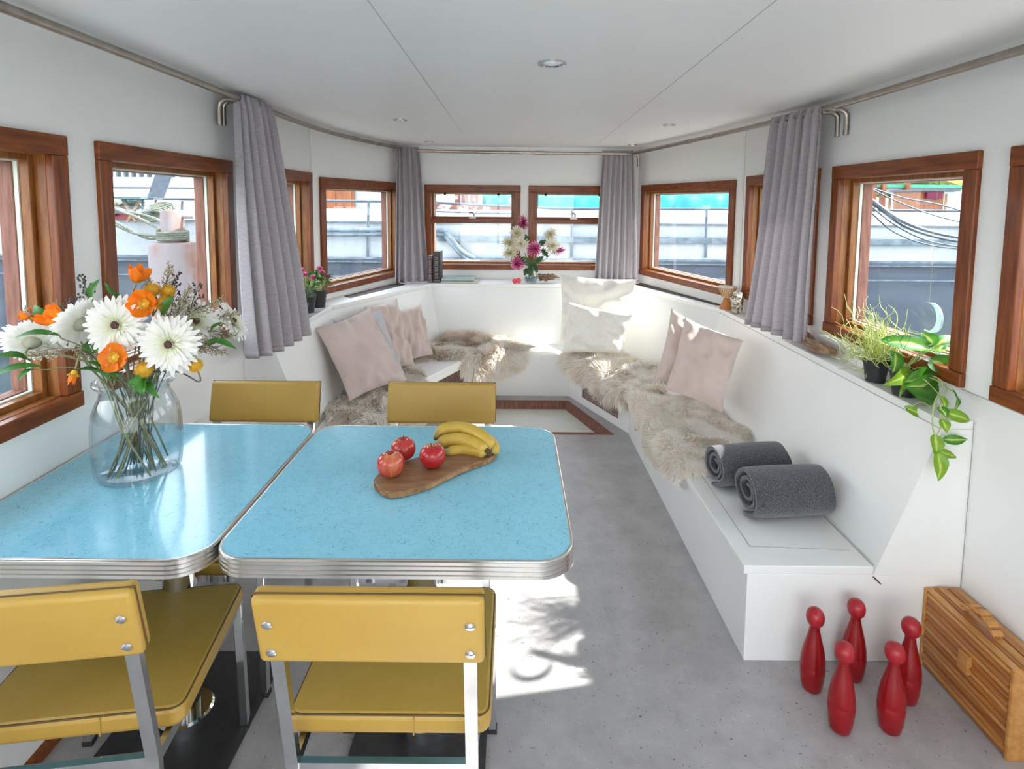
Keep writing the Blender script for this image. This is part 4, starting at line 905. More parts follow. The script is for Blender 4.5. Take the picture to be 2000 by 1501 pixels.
# ------------------------------------------------------------------ wooden case
cs = thing('wooden_case', 'varnished cane suitcase standing on edge by the right wall', 'suitcase', (1.46, 1.68, 0))
X0, X1, Y0, Y1, HZ = 1.405, 1.530, 1.515, 1.862, .275
MB().box(X0+.012, X1, Y0+.004, Y1-.004, .002, HZ-.004).build('body', M['bamboo'], cs, bevel=.004)
for i in range(13):
    z = .012 + i*(HZ-.02)/13; mb = MB(); w = (HZ-.02)/13
    n = 8; pf = [(X0+.014 - (.006+.005*(i % 3 == 1))*sin(pi*j/n), z + w*.94*j/n) for j in range(n+1)]
    mb.hull([Vector((x, Y0+.008, zz)) for x, zz in pf], [Vector((x, Y1-.008, zz)) for x, zz in pf])
    mb.build('slat', M['bamboo'] if i % 3 else M['bamb2'], cs, smooth=True)
for i in range(5):
    x = X0+.010 + i*.0232; MB().box(x, x+.0218, Y0+.002, Y1-.002, HZ-.006, HZ+.002+.002*(i % 2)).build('top_slat', M['bamboo'] if i % 2 else M['bamb2'], cs, bevel=.002)
for y in (Y0, Y1):
    MB().box(X0+.006, X1, y-.006, y+.006, 0, HZ+.001).build('end_panel', M['bamb2'], cs, bevel=.003)
for i in range(2):
    y0 = (Y0+.005, Y1-.115)[i]; MB().box(X0+.045, X0+.068, y0, y0+.11, HZ+.003, HZ+.008).build('handle_strip', M['bamb2'], cs, bevel=.002)
hp = [(X0+.056, Y0+.115+ i*.0165, HZ+.012+.030*sin(pi*(i+.5)/8)+(.006 if i % 2 else 0)) for i in range(8)]
hd = MB()
for i, p in enumerate(hp):
    sl = .6*cos(pi*(i+.5)/8); Mx = Matrix.Translation(p) @ Matrix.Rotation(sl, 4, 'X'); b = MB(); b.box(-.016,.016,-.0088,.0088,-.005,.005, Mx); b.build('handle_link', M['bamb2'], cs, bevel=.002)
MB().box(X0-.004, X0+.012, 1.655, 1.695, .135, .195).build('clasp', M['bamb2'], cs, bevel=.003)

# ------------------------------------------------------------------ fruit on the board
T0 = .7516
bp = [(735,952),(731,940),(745,925),(790,905),(830,893),(880,880),(930,872),(962,872),(970,880),(966,892),(945,903),(905,917),(875,931),(840,948),(800,960),(760,966)]
def onz(x, y, z):
    d = CM.to_3x3() @ Vector(((x-PX)/F, (PY-y)/F, -1.0)); t = (z-HC)/d.z; return Vector((d.x*t, d.y*t, z))
pts = [onz(x, y-6, T0+.02) for x, y in bp]; sp_ = smooth_path([*pts, pts[0]], 4)[:-1]
mb = MB(); mb.hull([Vector((p.x, p.y, T0)) for p in sp_], [Vector((p.x, p.y, T0+.018)) for p in sp_])
brd = thing('cutting_board', 'irregular live-edge wooden board under the fruit', 'board', (-.22, 1.68, T0)); mb.build('board', M['board'], brd, bevel=.003)
mb = MB(); cb = Vector((sum(p.x for p in sp_)/len(sp_), sum(p.y for p in sp_)/len(sp_), 0)); n = len(sp_); ring0 = []; ring1 = []
for p in sp_:
    o_ = (Vector((p.x, p.y, 0))-cb).normalized()*.0015; ring0.append(Vector((p.x, p.y, T0+.002))+o_); ring1.append(Vector((p.x, p.y, T0+.0145))+o_)
mb.add(ring0+ring1, [(i, (i+1) % n, n+(i+1) % n, n+i) for i in range(n)]); mb.build('bark_edge', M['bark'], brd)
def apple(label, px, py, tilt, az, r, seed, blush):
    base = onz(px, py, T0+.0185)
    t = thing('apple', label, 'apple', base, az, 'apples on the board'); prof = []; n = 24
    for i in range(n+1):
        a = -pi/2 + pi*i/n; rr_ = r*(cos(a)**.85 if cos(a) > 1e-6 else 0)*(1+.05*sin(a)); z = r*.92*sin(a)
        if a > 1.0: z -= r*.30*((a-1.0)/(pi/2-1.0))**2
        if a < -1.15: z += r*.16*((-a-1.15)/(pi/2-1.15))**2
        prof.append((max(rr_, .0005), z))
    mb = MB(); Mt = Matrix.Rotation(tilt, 4, 'X'); m_ = 32; vs_ = []; qs = []
    for j, (r_, z) in enumerate(prof):
        for k_ in range(m_):
            w = 2*pi*k_/m_; r2 = r_*(1+.025*sin(5*w+seed)*(.4 if z < 0 else .7)); p = Vector((r2*cos(w), r2*sin(w), z)); vs_.append(Mt @ p + Vector((0,0,r*.90)))
            sp3 = noise.noise(Vector((w*7, z*12, seed)))*.18
            qs.append(min(1, max(0, .30 + blush*.5*cos(w-1.2-seed) + .35*max(0, z/r-.55)*2 + sp3)))
    fs = [(i*m_+k_, i*m_+(k_+1) % m_, (i+1)*m_+(k_+1) % m_, (i+1)*m_+k_) for i in range(n) for k_ in range(m_)]
    mb.add(vs_, fs, qs); mb.build('fruit', M['apple'], t, smooth=True, world=False, angle=180)
    mb = MB(); mb.tube([Mt @ Vector((0,0,r*.55)) + Vector((0,0,r*.9)), Mt @ Vector((.002,.002,r*.8)) + Vector((0,0,r*.9)), Mt @ Vector((.006,.001,r*1.05)) + Vector((0,0,r*.9))], [.0012,.0013,.0018], 6); mb.build('stalk', M['stemb'], t, world=False)
    return t
apple('front left red apple with a yellow shoulder, at the end of the board', 763, 929, .10, 3.6, .040, .3, .6)
apple('deep red apple behind the other two', 788, 897, -.05, 1.0, .0385, 1.7, .15)
apple('yellowish blushed apple nearest the bananas', 845, 912, .12, 4.2, .0395, 2.9, .9)
bn = thing('banana_bunch', 'small bunch of yellow bananas on the right end of the board', 'bananas', onz(905, 880, T0+.019))
def banana(pts, r, seed):
    pth = smooth_path(pts, 7); n = len(pth); rs = []
    for i in range(n):
        u = i/(n-1)
        e = min(1, (u/.16)**.6 if u > 0 else 0) * (1 if u < .80 else max(.28, 1-((u-.80)/.14)**1.3 if u < .94 else .28)); rs.append(max(.0035, r*e))
    mb = MB(); m_ = 10
    mb.tube(pth, rs, m_); mb.q = [i//m_/(n-1) for i in range(n*m_)]
    return mb.build('banana', M['banana'], bn, smooth=True, angle=75)
ce = onz(962, 876, T0+.03)
def bpt(x, y, z): return onz(x, y, z)
banana([bpt(848,858,T0+.035), bpt(868,838,T0+.058), bpt(905,836,T0+.068), bpt(940,850,T0+.062), bpt(956,868,T0+.045), bpt(955,880,T0+.036)], .0205, 1)
banana([bpt(851,872,T0+.022), bpt(870,862,T0+.034), bpt(898,858,T0+.046), bpt(926,866,T0+.044), bpt(944,878,T0+.036), bpt(952,884,T0+.033)], .0225, 2)
banana([bpt(868,884,T0+.026), bpt(885,880,T0+.026), bpt(902,878,T0+.026), bpt(926,880,T0+.028), bpt(942,884,T0+.030), bpt(952,886,T0+.031)], .0165, 3)
banana([bpt(905,856,T0+.034), bpt(930,850,T0+.040), bpt(950,856,T0+.040), bpt(963,866,T0+.038), bpt(966,878,T0+.034), bpt(957,884,T0+.032)], .0165, 4)
mb = MB(); c_ = bpt(953,883,T0+.033); mb.tube([c_+Vector((-.006,.004,.004)), c_+Vector((.004,-.004,0)), c_+Vector((.009,-.010,-.002))], [.010,.010,.007], 8); mb.build('crown', M['stemb'], bn, smooth=True)
# ------------------------------------------------------------------ flowers
def frame_of(n):
    n = Vector(n).normalized(); a = n.cross(Vector((0,0,1)))
    if a.length < 1e-3: a = Vector((1,0,0))
    a.normalize(); return a, n.cross(a).normalized(), n
def petal_ring(mb, c, n, cnt, r0, r1, w, lift, ph, seed, q0=0, q1=1, curl=0, ruff=.12, tipw=.75, seg=4):
    a, b, n = frame_of(n); rr = random.Random(seed)
    for i in range(cnt):
        th = 2*pi*i/cnt + ph + rr.uniform(-.5, .5)/cnt*1.4; L_ = r1*rr.uniform(.88, 1.06); ww = w*rr.uniform(.85, 1.12); lf = lift*rr.uniform(.7, 1.3) + rr.uniform(-.002, .002)
        rd = a*cos(th)+b*sin(th); td = -a*sin(th)+b*cos(th); vs_ = []; qs = []
        for j in range(seg+1):
            u = j/seg; r_ = r0+(L_-r0)*u; pr = (sin(pi*min(1, .12+u*.80))**.6)*(1 if u < .8 else tipw)
            h = lf*sin(u*pi*.5) + curl*u*u
            for k_ in (-1, 0, 1):
                vs_.append(c + rd*r_ + td*(k_*ww*.5*pr) + n*(h + (-.10 if k_ == 0 else .0)*ww + rr.uniform(-1, 1)*ruff*ww*u)); qs.append(q0+(q1-q0)*u)
        # notched tip
        vs_[-2] = vs_[-2] + rd*ww*.25
        fs = []
        for j in range(seg):
            for k_ in (0, 1): p = j*3+k_; fs.append((p, p+1, p+4, p+3))
        mb.add(vs_, fs, qs)
VC = Vector((-1.130, 1.690, .7516)); VN = VC + Vector((0,0,.285))
bq = random.Random(31)
def stem_path(head, n, drop=.04, spread=.075):
    """from behind the bloom down through the neck of the jar to its floor"""
    head = Vector(head); off_ = head - VN; th = atan2(off_.y, off_.x) + bq.uniform(-.5, .5)
    neck = VN + Vector((cos(th), sin(th), 0))*bq.uniform(.015, .075) + Vector((bq.uniform(-.02,.02), bq.uniform(-.02,.02), 0)); neck = VN + (neck-VN)*min(1, .078/max(.001, (neck-VN).length))
    fa = th + pi + bq.uniform(-1.5, 1.5); foot = VC + Vector((cos(fa), sin(fa), 0))*bq.uniform(.03, spread+.02) + Vector((0,0,.012))
    mid = neck.lerp(head, .5) + Vector((0,0,.02)); pre = head - Vector(n).normalized()*drop
    low = neck.lerp(foot, .5) + Vector((bq.uniform(-.012,.012), bq.uniform(-.012,.012), 0))
    return smooth_path([head, pre, mid.lerp(pre, .3), neck, low, foot], 6)
gb = 'flowers in the glass jar on the left table'
def gerbera(label, x, y, Y, n, r, seed):
    c = at(x, y, Y); n = Vector(n).normalized(); t = thing('gerbera', label, 'flower', c, group=gb)
    mb = MB(); petal_ring(mb, c, n, 30, r*.16, r, r*.23, r*.12, 0, seed, .15, 1, curl=-r*.10, tipw=1.0, seg=5); petal_ring(mb, c+n*.002, n, 25, r*.14, r*.88, r*.22, r*.22, .15, seed+1, .12, .95, curl=-r*.06)
    petal_ring(mb, c+n*.004, n, 22, r*.12, r*.48, r*.085, r*.16, .1, seed+2, 0, .5)
    mb.build('petals', M['petw'], t, smooth=True, angle=180)
    a, b, nn = frame_of(n); Mr = Matrix((a, b, nn)).transposed().to_4x4()
    mb = MB(); mb.lathe([(r*.135,0),(r*.13,.008),(r*.08,.0115),(.0005,.0095)], c+n*.004, 16, Mr, caps=False); mb.build('eye', M['brown'], t, smooth=True)
    mb = MB(); petal_ring(mb, c+n*.007, n, 26, r*.10, r*.20, r*.035, .006, 0, seed+3, 0, .3); mb.build('inner_ring', M['petw'], t)
    mb = MB(); mb.lathe([(.003,-.022),(r*.22,-.012),(r*.30,-.001),(.0005,0)], c, 14, Mr, caps=False); mb.build('sepal', M['sepal'], t, smooth=True)
    MB().tube(stem_path(c - n*.010, n), .0034, 7).build('stem', M['stem'], t, smooth=True)
gerbera('large white gerbera with a dark eye, upper middle of the bouquet', 228, 634, 1.56, (.12,-1,.10), .082, 1)
gerbera('large white gerbera with a dark eye, lower right above the jar rim', 332, 671, 1.54, (.10,-1,.02), .082, 3)
gerbera('white gerbera turned sideways left of the central one', 160, 632, 1.60, (-.80,.30,.35), .080, 5)
gerbera('white gerbera facing away at the far left of the bouquet', 62, 668, 1.60, (-.35,.75,.55), .078, 7)
gerbera('white gerbera facing up behind the lower right one', 382, 630, 1.66, (.55,-.55,.55), .074, 9)
gerbera('white gerbera at the right rear edge of the bouquet', 452, 628, 1.80, (.75,.1,.45), .070, 11)
def poppy(label, x, y, Y, n, r, seed, openn=1.0):
    c = at(x, y, Y); n = Vector(n).normalized(); t = thing('poppy', label, 'flower', c, group=gb); a, b, n = frame_of(n); rr = random.Random(seed); mb = MB()
    for i in range(5):
        th0 = 2*pi*i/5 + rr.uniform(-.2, .2); wd = .82; lay = .004*(i % 2)
        def fn(u, v, th0=th0, lay=lay):
            th = th0 + (u-.5)*2*wd*(.55+.45*v**.5); R_ = r*v*(1-.10*abs(2*u-1)**2); h = (openn*.75*r*v**1.7)*(1+.18*sin(th*5+seed)) + lay + noise.noise(Vector((u*5, v*4, seed+i)))*.010*v
            R_ *= (1-.25*openn*v); return c + (a*cos(th)+b*sin(th))*R_ + n*h
        mb.grid(fn, 10, 7, q=lambda u, v: v)
    mb.build('petals', M['peto'], t, smooth=True, angle=180)
    mb = MB(); mb.ball(c+n*.008, .0085, 12)
    for i in range(26):
        th = i*2.4; mb.tube([c+n*.004, c+(a*cos(th)+b*sin(th))*.014+n*.016], [.0008,.0016], 4)
    mb.build('stamens', M['mustard'], t, smooth=True)
    MB().tube(stem_path(c-n*.003, n), .0026, 6).build('stem', M['stem'], t, smooth=True)
poppy('orange poppy above the central gerbera, open towards us', 286, 594, 1.58, (.15,-1,.25), .048, 1, .8)
poppy('orange poppy just above the jar rim, below the central gerbera', 229, 698, 1.54, (.0,-1,.30), .046, 2, .5)
poppy('orange poppy at the very top of the bouquet, seen from the side', 266, 553, 1.66, (.3,.1,1), .044, 3, 1.3)
poppy('orange poppy at the upper left, between two white gerberas', 118, 630, 1.60, (-.5,-.5,.7), .050, 4, 1.2)
poppy('small orange poppy half hidden at the left edge of the bouquet', 62, 625, 1.66, (-.5,-.3,.8), .030, 5, 1.2)
poppy('unopened orange poppy bud drooping left of the jar rim', 147, 722, 1.55, (-.2,-.3,-1), .020, 6, 2.0)
def craspedia(label, x, y, Y, r, seed):
    c = at(x, y, Y); t = thing('globe_flower', label, 'flower', c, group=gb); rr = random.Random(seed); mb = MB(); mb.ball(c, r*.72, 14)
    for i in range(340):
        z = 1-2*(i+.5)/340; th = i*2.39996; s_ = sqrt(1-z*z); d = Vector((s_*cos(th), s_*sin(th), z)); e = d.orthogonal().normalized()*.0011; f_ = d.cross(e)
        p = c+d*r*.66; tp = c+d*r*rr.uniform(.9, 1.08); mb.add([p+e, p-e*.5+f_, p-e*.5-f_, tp], [(0,1,3),(1,2,3),(2,0,3)])
    mb.build('ball', M['mustard'], t); MB().tube(stem_path(c-Vector((0,-.01,r*.6)), (0,-.2,1)), .0022, 6).build('stem', M['stemd'], t, smooth=True)
craspedia('round ochre globe flower just above the jar rim', 281, 721, 1.54, .026, 1)
craspedia('round ochre globe flower hanging out at the right of the jar', 381, 713, 1.58, .023, 2)
craspedia('round ochre globe flower beside the topmost poppy, on its right', 298, 566, 1.62, .023, 3)
craspedia('round ochre globe flower at the upper right of the bouquet', 328, 569, 1.64, .023, 4)
craspedia('round ochre globe flower just right of the central orange poppy', 318, 592, 1.60, .023, 5)
def spray(label, x, y, Y, dx, dz, L_, seed, m='heath', berries=False, n=20, cat='dried flower', wide=.4):
    base = at(x, y, Y); rr = random.Random(seed); t = thing('dried_sprig' if not berries else 'berry_sprig', label, cat, base, group=gb)
    tip = base; n_ = Vector((dx, rr.uniform(-.2,.2), dz)).normalized(); st = base - n_*L_
    ax = MB(); buds = MB(); main = smooth_path([st, st.lerp(tip, .5)+Vector((0,0,.01)), tip], 6); ax.tube(main, [.0022-.0014*i/len(main) for i in range(len(main))], 5)
    for i in range(n):
        u = .15+.85*i/n; p = st.lerp(tip, u); s_ = frame_of(n_); th = i*2.4; d = (n_*.8+(s_[0]*cos(th)+s_[1]*sin(th))*(wide+.3*rr.random())).normalized(); l = L_*.34*(1.12-u)*rr.uniform(.6, 1.2)+.008
        e = p+d*l; ax.tube([p, p.lerp(e, .5)+Vector((0,0,.002)), e], .0007, 4)
        for j in range(3 if berries else 9):
            w = rr.uniform(.3, 1.05) if not berries else (.6+.22*j); bpnt = p.lerp(e, w)+Vector((rr.uniform(-1,1), rr.uniform(-1,1), rr.uniform(-1,1)))*(.004 if berries else .0035)
            buds.ball(bpnt, .0033 if berries else rr.uniform(.0013, .0023), 6 if berries else 4)
    ax.build('twig', M['stemd'], t); buds.build('berries' if berries else 'florets', M['berry'] if berries else M[m], t, smooth=berries)
    MB().tube(stem_path(st, n_, .02), .0018, 5).build('stem', M['stemd'], t, smooth=True)
sp_l = [('dark berry sprig standing highest above the left gerberas',158,538,1.62,-.25,1,.11,True),('dark berry sprig at the top right in front of the window',388,556,1.66,.35,1,.12,True),('dark berry sprig at the top, right of the highest poppy',345,535,1.68,.15,1,.12,True),
 ('short dark berry sprig left of the tall one',138,585,1.64,-.6,.7,.07,True),('brown heather sprig at the very top of the bouquet',332,520,1.66,.25,1,.13,False),('brown heather sprig at the upper right corner',372,560,1.62,.5,.9,.13,False),
 ('brown heather sprig reaching right over the table window',432,585,1.64,.9,.5,.15,False),('brown heather sprig reaching farthest right',462,612,1.70,1,.35,.15,False),('brown heather sprig below the farthest right one',462,655,1.66,1,-.05,.14,False),
 ('dark brown sprig low at the right edge',440,690,1.62,1,-.25,.13,False),('grey heather sprig at the upper left edge',50,606,1.64,-.9,.4,.13,False),('grey heather sprig above the left gerbera',108,592,1.66,-.6,.8,.11,False),
 ('grey heather sprig between the far left gerbera and the jar',62,692,1.56,-1,-.15,.15,False),('brown heather sprig in the heart of the bouquet',300,640,1.64,.1,1,.10,False),('brown heather sprig behind the top poppy',290,545,1.70,.1,1,.12,False),
 ('brown heather sprig between the two right gerberas',385,650,1.62,.8,.5,.12,False),
 ('brown heather sprig under the lower right gerbera',400,682,1.60,1,.1,.12,False),('brown heather sprig left of the central orange poppy',248,585,1.64,-.1,1,.10,False),
 ('grey heather sprig left of the low orange poppy',188,690,1.58,-.5,.5,.10,False),('brown heather sprig left of the window frame, top right',352,590,1.70,.4,1,.12,False),
 ('brown heather sprig right of the upward gerbera',418,612,1.70,.8,.7,.12,False),('grey heather sprig beneath the sideways gerbera',150,690,1.60,-1,.1,.13,False)]
for i, (l, x, y, Y, dx, dz, L_, be) in enumerate(sp_l): spray(l, x, y, Y, dx, dz, L_, 40+i, 'heath', be, n=12 if be else 24)
def blade(mb, base, tip, w, droop, nrm, seg=8, serr=0, q=lambda u, v: .5, cup=.2):
    base = Vector(base); tip = Vector(tip); d = tip-base; s_ = d.cross(Vector(nrm)).normalized(); n = s_.cross(d).normalized(); vs_ = []; qs = []
    for j in range(seg+1):
        u = j/seg; ww = w*sin(pi*min(1, .06+u*.94))**.8*(1+serr*((j % 2)*2-1)); c = base+d*u + n*(sin(u*pi)*droop)
        for k_ in (-1, -.5, 0, .5, 1): vs_.append(c + s_*(ww*.5*k_) + n*(abs(k_)*cup*ww)); qs.append(abs(k_))
    fs = [(j*5+k_, j*5+k_+1, j*5+k_+6, j*5+k_+5) for j in range(seg) for k_ in range(4)]; mb.add(vs_, fs, qs)
def leaf_thing(label, parts, m='green', nrm=(0,-1,.3)):
    c = at(*parts[0][:3]); t = thing('leafy_sprig', label, 'leaves', c, group=gb); mb = MB()
    for (x0, y0, Y0_, x1, y1, Y1_, w, serr) in parts: blade(mb, at(x0,y0,Y0_), at(x1,y1,Y1_), w, .012, nrm, 12, serr)
    mb.build('leaves', M[m], t, smooth=True, angle=180); MB().tube(stem_path(c, (0,-.5,.5), .02), .0018, 6).build('stem', M['stem'], t, smooth=True)
leaf_thing('broad green leaves over the left of the jar rim', [(215,745,1.58,150,722,1.50,.040,.12),(225,742,1.56,172,705,1.52,.034,.12),(240,742,1.55,186,726,1.50,.030,.1)], nrm=(0,-.4,1))
leaf_thing('green leaves hanging over the front of the jar rim', [(285,742,1.56,248,748,1.50,.045,.15),(285,740,1.56,282,770,1.52,.042,.12),(292,736,1.57,312,778,1.53,.022,.12)], nrm=(0,-1,.2))
leaf_thing('two long green leaves reaching out at the far left edge', [(78,715,1.56,-20,738,1.50,.030,.04),(60,705,1.58,-15,700,1.52,.034,.04),(75,722,1.56,35,745,1.5,.022,.05)], nrm=(0,-.5,1))
leaf_thing('narrow green leaf across the far left gerbera', [(116,655,1.54,28,660,1.50,.024,.03)], nrm=(0,-.5,1))
leaf_thing('upright green leaf above the sideways gerbera', [(176,582,1.62,195,545,1.62,.022,.05),(205,552,1.64,240,580,1.66,.014,.03)], nrm=(0,-1,0))
leaf_thing('green leaf at the upper left, above the left poppy', [(98,618,1.62,66,596,1.62,.026,.06)], nrm=(0,-1,.2))
leaf_thing('green leaf right of the central orange poppy', [(318,615,1.60,340,578,1.60,.028,.04)], nrm=(0,-1,.1))
leaf_thing('narrow green leaves at the right edge below the heather', [(405,665,1.62,463,682,1.62,.020,.05),(412,655,1.66,436,630,1.66,.018,.05),(400,675,1.60,445,672,1.64,.014,.05)], nrm=(0,-.6,1))
leaf_thing('green leaves in the middle between stems', [(190,692,1.58,205,662,1.58,.028,.1),(180,690,1.6,172,665,1.6,.026,.1)], nrm=(0,-1,.1))
# glass jar
vz = thing('glass_vase', 'large clear glass jar full of stems standing on the left blue table', 'vase', VC)
pr = [(.0005,.0),(.100,.0),(.112,.004),(.119,.015),(.123,.05),(.125,.10),(.124,.155),(.118,.195),(.106,.225),(.097,.243),(.094,.258),(.098,.268),(.108,.274),(.113,.281),(.112,.288),(.106,.291),(.098,.287),(.0895,.262),(.092,.245),(.101,.223),(.112,.194),(.1185,.155),(.1195,.10),(.1175,.05),(.1135,.018),(.105,.010),(.0005,.009)]
pr = [(a*.955, b) for a, b in pr]
MB().lathe(pr, VC, 56, caps=False).build('jar', M['vase'], vz, smooth=True, angle=180)

# chrysanthemums on the end shelf
V2 = at(1037, 545, 5.14); V2.z = ZL + .001
v2 = thing('flower_vase', 'small clear glass vase on the shelf under the end windows', 'vase', V2)
MB().lathe([(.0005,0),(.050,0),(.058,.010),(.060,.05),(.052,.095),(.043,.118),(.046,.130),(.050,.134),(.042,.130),(.039,.118),(.047,.095),(.055,.05),(.053,.014),(.0005,.008)], V2, 28, caps=False).build('jar', M['vase'], v2, smooth=True, angle=180)
MB().lathe([(.0005,.009),(.052,.012),(.054,.05),(.0005,.05)], V2, 24, caps=False).build('water', M['moon'], v2, smooth=True)
def mum(label, x, y, Y, r, m, seed, tilt=(0,-1,.3)):
    c = at(x, y, Y); t = thing('chrysanthemum', label, 'flower', c, group='chrysanthemums in the small vase'); mb = MB(); n = Vector(tilt).normalized()
    for k_, (f, lf, cnt) in enumerate(((1.0,-.25,20),(.97,.05,20),(.86,.32,18),(.72,.52,16),(.54,.66,13),(.36,.72,9),(.2,.74,6))):
        petal_ring(mb, c+n*(.10*r*k_-.3*r), n, int(cnt*.8), r*.08, r*f*1.05, r*.13, r*lf*.95, k_*.3, seed*10+k_, .15+.05*k_, 1 if m == 'petp' else .9, curl=r*.10, tipw=.5, seg=3)
    mb.build('petals', M[m], t, smooth=True, angle=180)
    mouth = V2 + Vector((0,0,.13)); MB().tube(smooth_path([c-n*r*.3, c.lerp(mouth,.5)+Vector((0,0,-.01)), mouth+Vector((bq.uniform(-.02,.02), bq.uniform(-.02,.02),0)), V2+Vector((bq.uniform(-.035,.035), bq.uniform(-.035,.035), .015))], 5), .003, 6).build('stem', M['stem'], t, smooth=True)
for i, (l, x, y, Y, r, m, n) in enumerate([
 ('topmost magenta chrysanthemum of the shelf bunch', 1022, 436, 5.14, .068, 'petp', (0,-.4,1)), ('magenta chrysanthemum in the centre of the shelf bunch', 1044, 486, 5.02, .074, 'petp', (.1,-1,.2)),
 ('lowest magenta chrysanthemum, hanging left over the shelf', 1011, 514, 5.02, .070, 'petp', (-.4,-1,-.1)), ('magenta chrysanthemum at the right edge of the shelf bunch', 1088, 488, 5.14, .066, 'petp', (1,-.5,.1)),
 ('upper left white chrysanthemum of the shelf bunch', 1010, 455, 5.08, .074, 'petm', (-.2,-.8,.6)), ('white chrysanthemum just left of the central magenta one', 1018, 476, 5.03, .076, 'petm', (-.1,-1,.2)),
 ('leftmost white chrysanthemum of the shelf bunch', 995, 474, 5.10, .072, 'petm', (-.7,-.8,.2)), ('lower left white chrysanthemum, above the lowest magenta one', 996, 494, 5.06, .074, 'petm', (-.6,-.8,-.1)),
 ('upper right white chrysanthemum of the shelf bunch', 1075, 458, 5.10, .068, 'petm', (.3,-.7,.7)), ('lower right white chrysanthemum next to the right magenta one', 1078, 480, 5.04, .078, 'petm', (.3,-1,.1))]): mum(l, x, y, Y, r, m, 60+i, n)
t = thing('foliage_sprig', 'dark green leaves between the chrysanthemums and the small vase', 'leaves', at(1040,515,5.1)); mb = MB()
for (x0,y0,x1,y1) in ((1036,520,1022,500),(1040,520,1048,505),(1036,518,1034,540),(1030,516,1012,500),(1046,512,1062,500),(1030,470,1026,458),(1054,478,1066,468),(1044,520,1050,532),(1030,524,1024,538),(1058,486,1070,502)): blade(mb, at(x0,y0,5.06), at(x1,y1,5.03), .05, .01, (0,-1,.2), 10, .3)
mb.build('leaves', M['oliveg'], t, smooth=True, angle=180)
MB().tube([at(1038,520,5.07), V2+Vector((0,0,.13)), V2+Vector((.01,.01,.015))], .003, 6).build('stem', M['stem'], t)
# candle, driftwood knot, books
c = at(1010,542,5.1); c.z = ZL
t = thing('candle', 'small hot pink ball candle on the shelf, left of the flower vase', 'candle', c); MB().ball(c+Vector((.012,0,.024)), .026, 16, (1,1,.92)).build('wax', M['candle'], t, smooth=True); mb = MB(); mb.ball(c+Vector((-.022,.004,.021)), .022, 14); tag(mb.build('wax_lobe', M['candle'], t, smooth=True), 'orange tinged lobe')
rock(at(1068,541,5.16)+Vector((0,0,.0)), .075, .028, .024, 4, 'drift', 'driftwood', 'small dark piece of driftwood on the shelf, right of the flower vase', 'driftwood', .2, rough=.6, fr=3)
def book(label, x0, x1, y0, y1, z0, z1, m, spine='x', group='books on the end shelf', cover=None):
    t = thing('book', label, 'book', ((x0+x1)/2, (y0+y1)/2, z0), group=group); e = .0025
    if spine == 'v':   # upright, spine towards -y
        MB().box(x0+e, x1-e, y0+e, y1-.004, z0+.003, z1-.003).build('pages', M['paper'], t)
        mb = MB(); mb.box(x0, x0+e, y0, y1, z0, z1); mb.box(x1-e, x1, y0, y1, z0, z1); mb.box(x0, x1, y0, y0+e, z0, z1); mb.build('cover', m, t, bevel=.001)
        g = MB(); xm = (x0+x1)/2; h = z1-z0
        for zz in (.06, .94): g.box(x0+.003, x1-.003, y0-.0008, y0, z0+h*zz-.001, z0+h*zz+.001)
        g.build('spine_band', M['gilt'], t)
        w = (x1-x0)*.42; r3 = random.Random(int(x0*1000)); i = 0; zz = z0+h*.14
        while zz < z0+h*.86:
            l = r3.uniform(.005, .009); q_ = MB(); k_ = i % 3
            q_.box(xm-w*.5, xm-w*.5+.0014, y0-.0008, y0, zz, zz+l)
            if k_ != 1: q_.box(xm-w*.5, xm+w*.5, y0-.0008, y0, zz, zz+.0014)
            if k_ != 2: q_.box(xm-w*.5, xm+w*.5, y0-.0008, y0, zz+l-.0014, zz+l)
            if k_ == 1: q_.box(xm+w*.5-.0014, xm+w*.5, y0-.0008, y0, zz, zz+l)
            q_.build('spine_letter', M['gilt'], t); zz += l+.0035+(.006 if i % 5 == 4 else 0); i += 1
    else:
        MB().box(x0+.003, x1-.003, y0+.003, y1-.001, z0+e, z1-e).build('pages', M['paper'], t)
        mb = MB(); mb.box(x0, x1, y0, y1, z0, z0+e); mb.box(x0, x1, y0, y1, z1-e, z1); mb.box(x0, x0+e, y0, y1, z0, z1); mb.build('cover', m, t, bevel=.001)
    return t
book('tall black book with gilt spine lettering, right of the upright pair', -.712, -.648, 5.085, 5.27, ZL+.0005, ZL+.275, M['bookb'], 'v')
book('shorter maroon-black upright book, half behind the curtain', -.760, -.716, 5.082, 5.25, ZL+.0005, ZL+.235, M['bookm'], 'v')
book('lower of the two picture books lying flat beside the upright ones', -.642, -.312, 5.06, 5.30, ZL+.0005, ZL+.018, M['cover'], 'h')
book('upper of the two picture books lying flat beside the upright ones', -.640, -.345, 5.085, 5.31, ZL+.0185, ZL+.040, M['cover'], 'h')

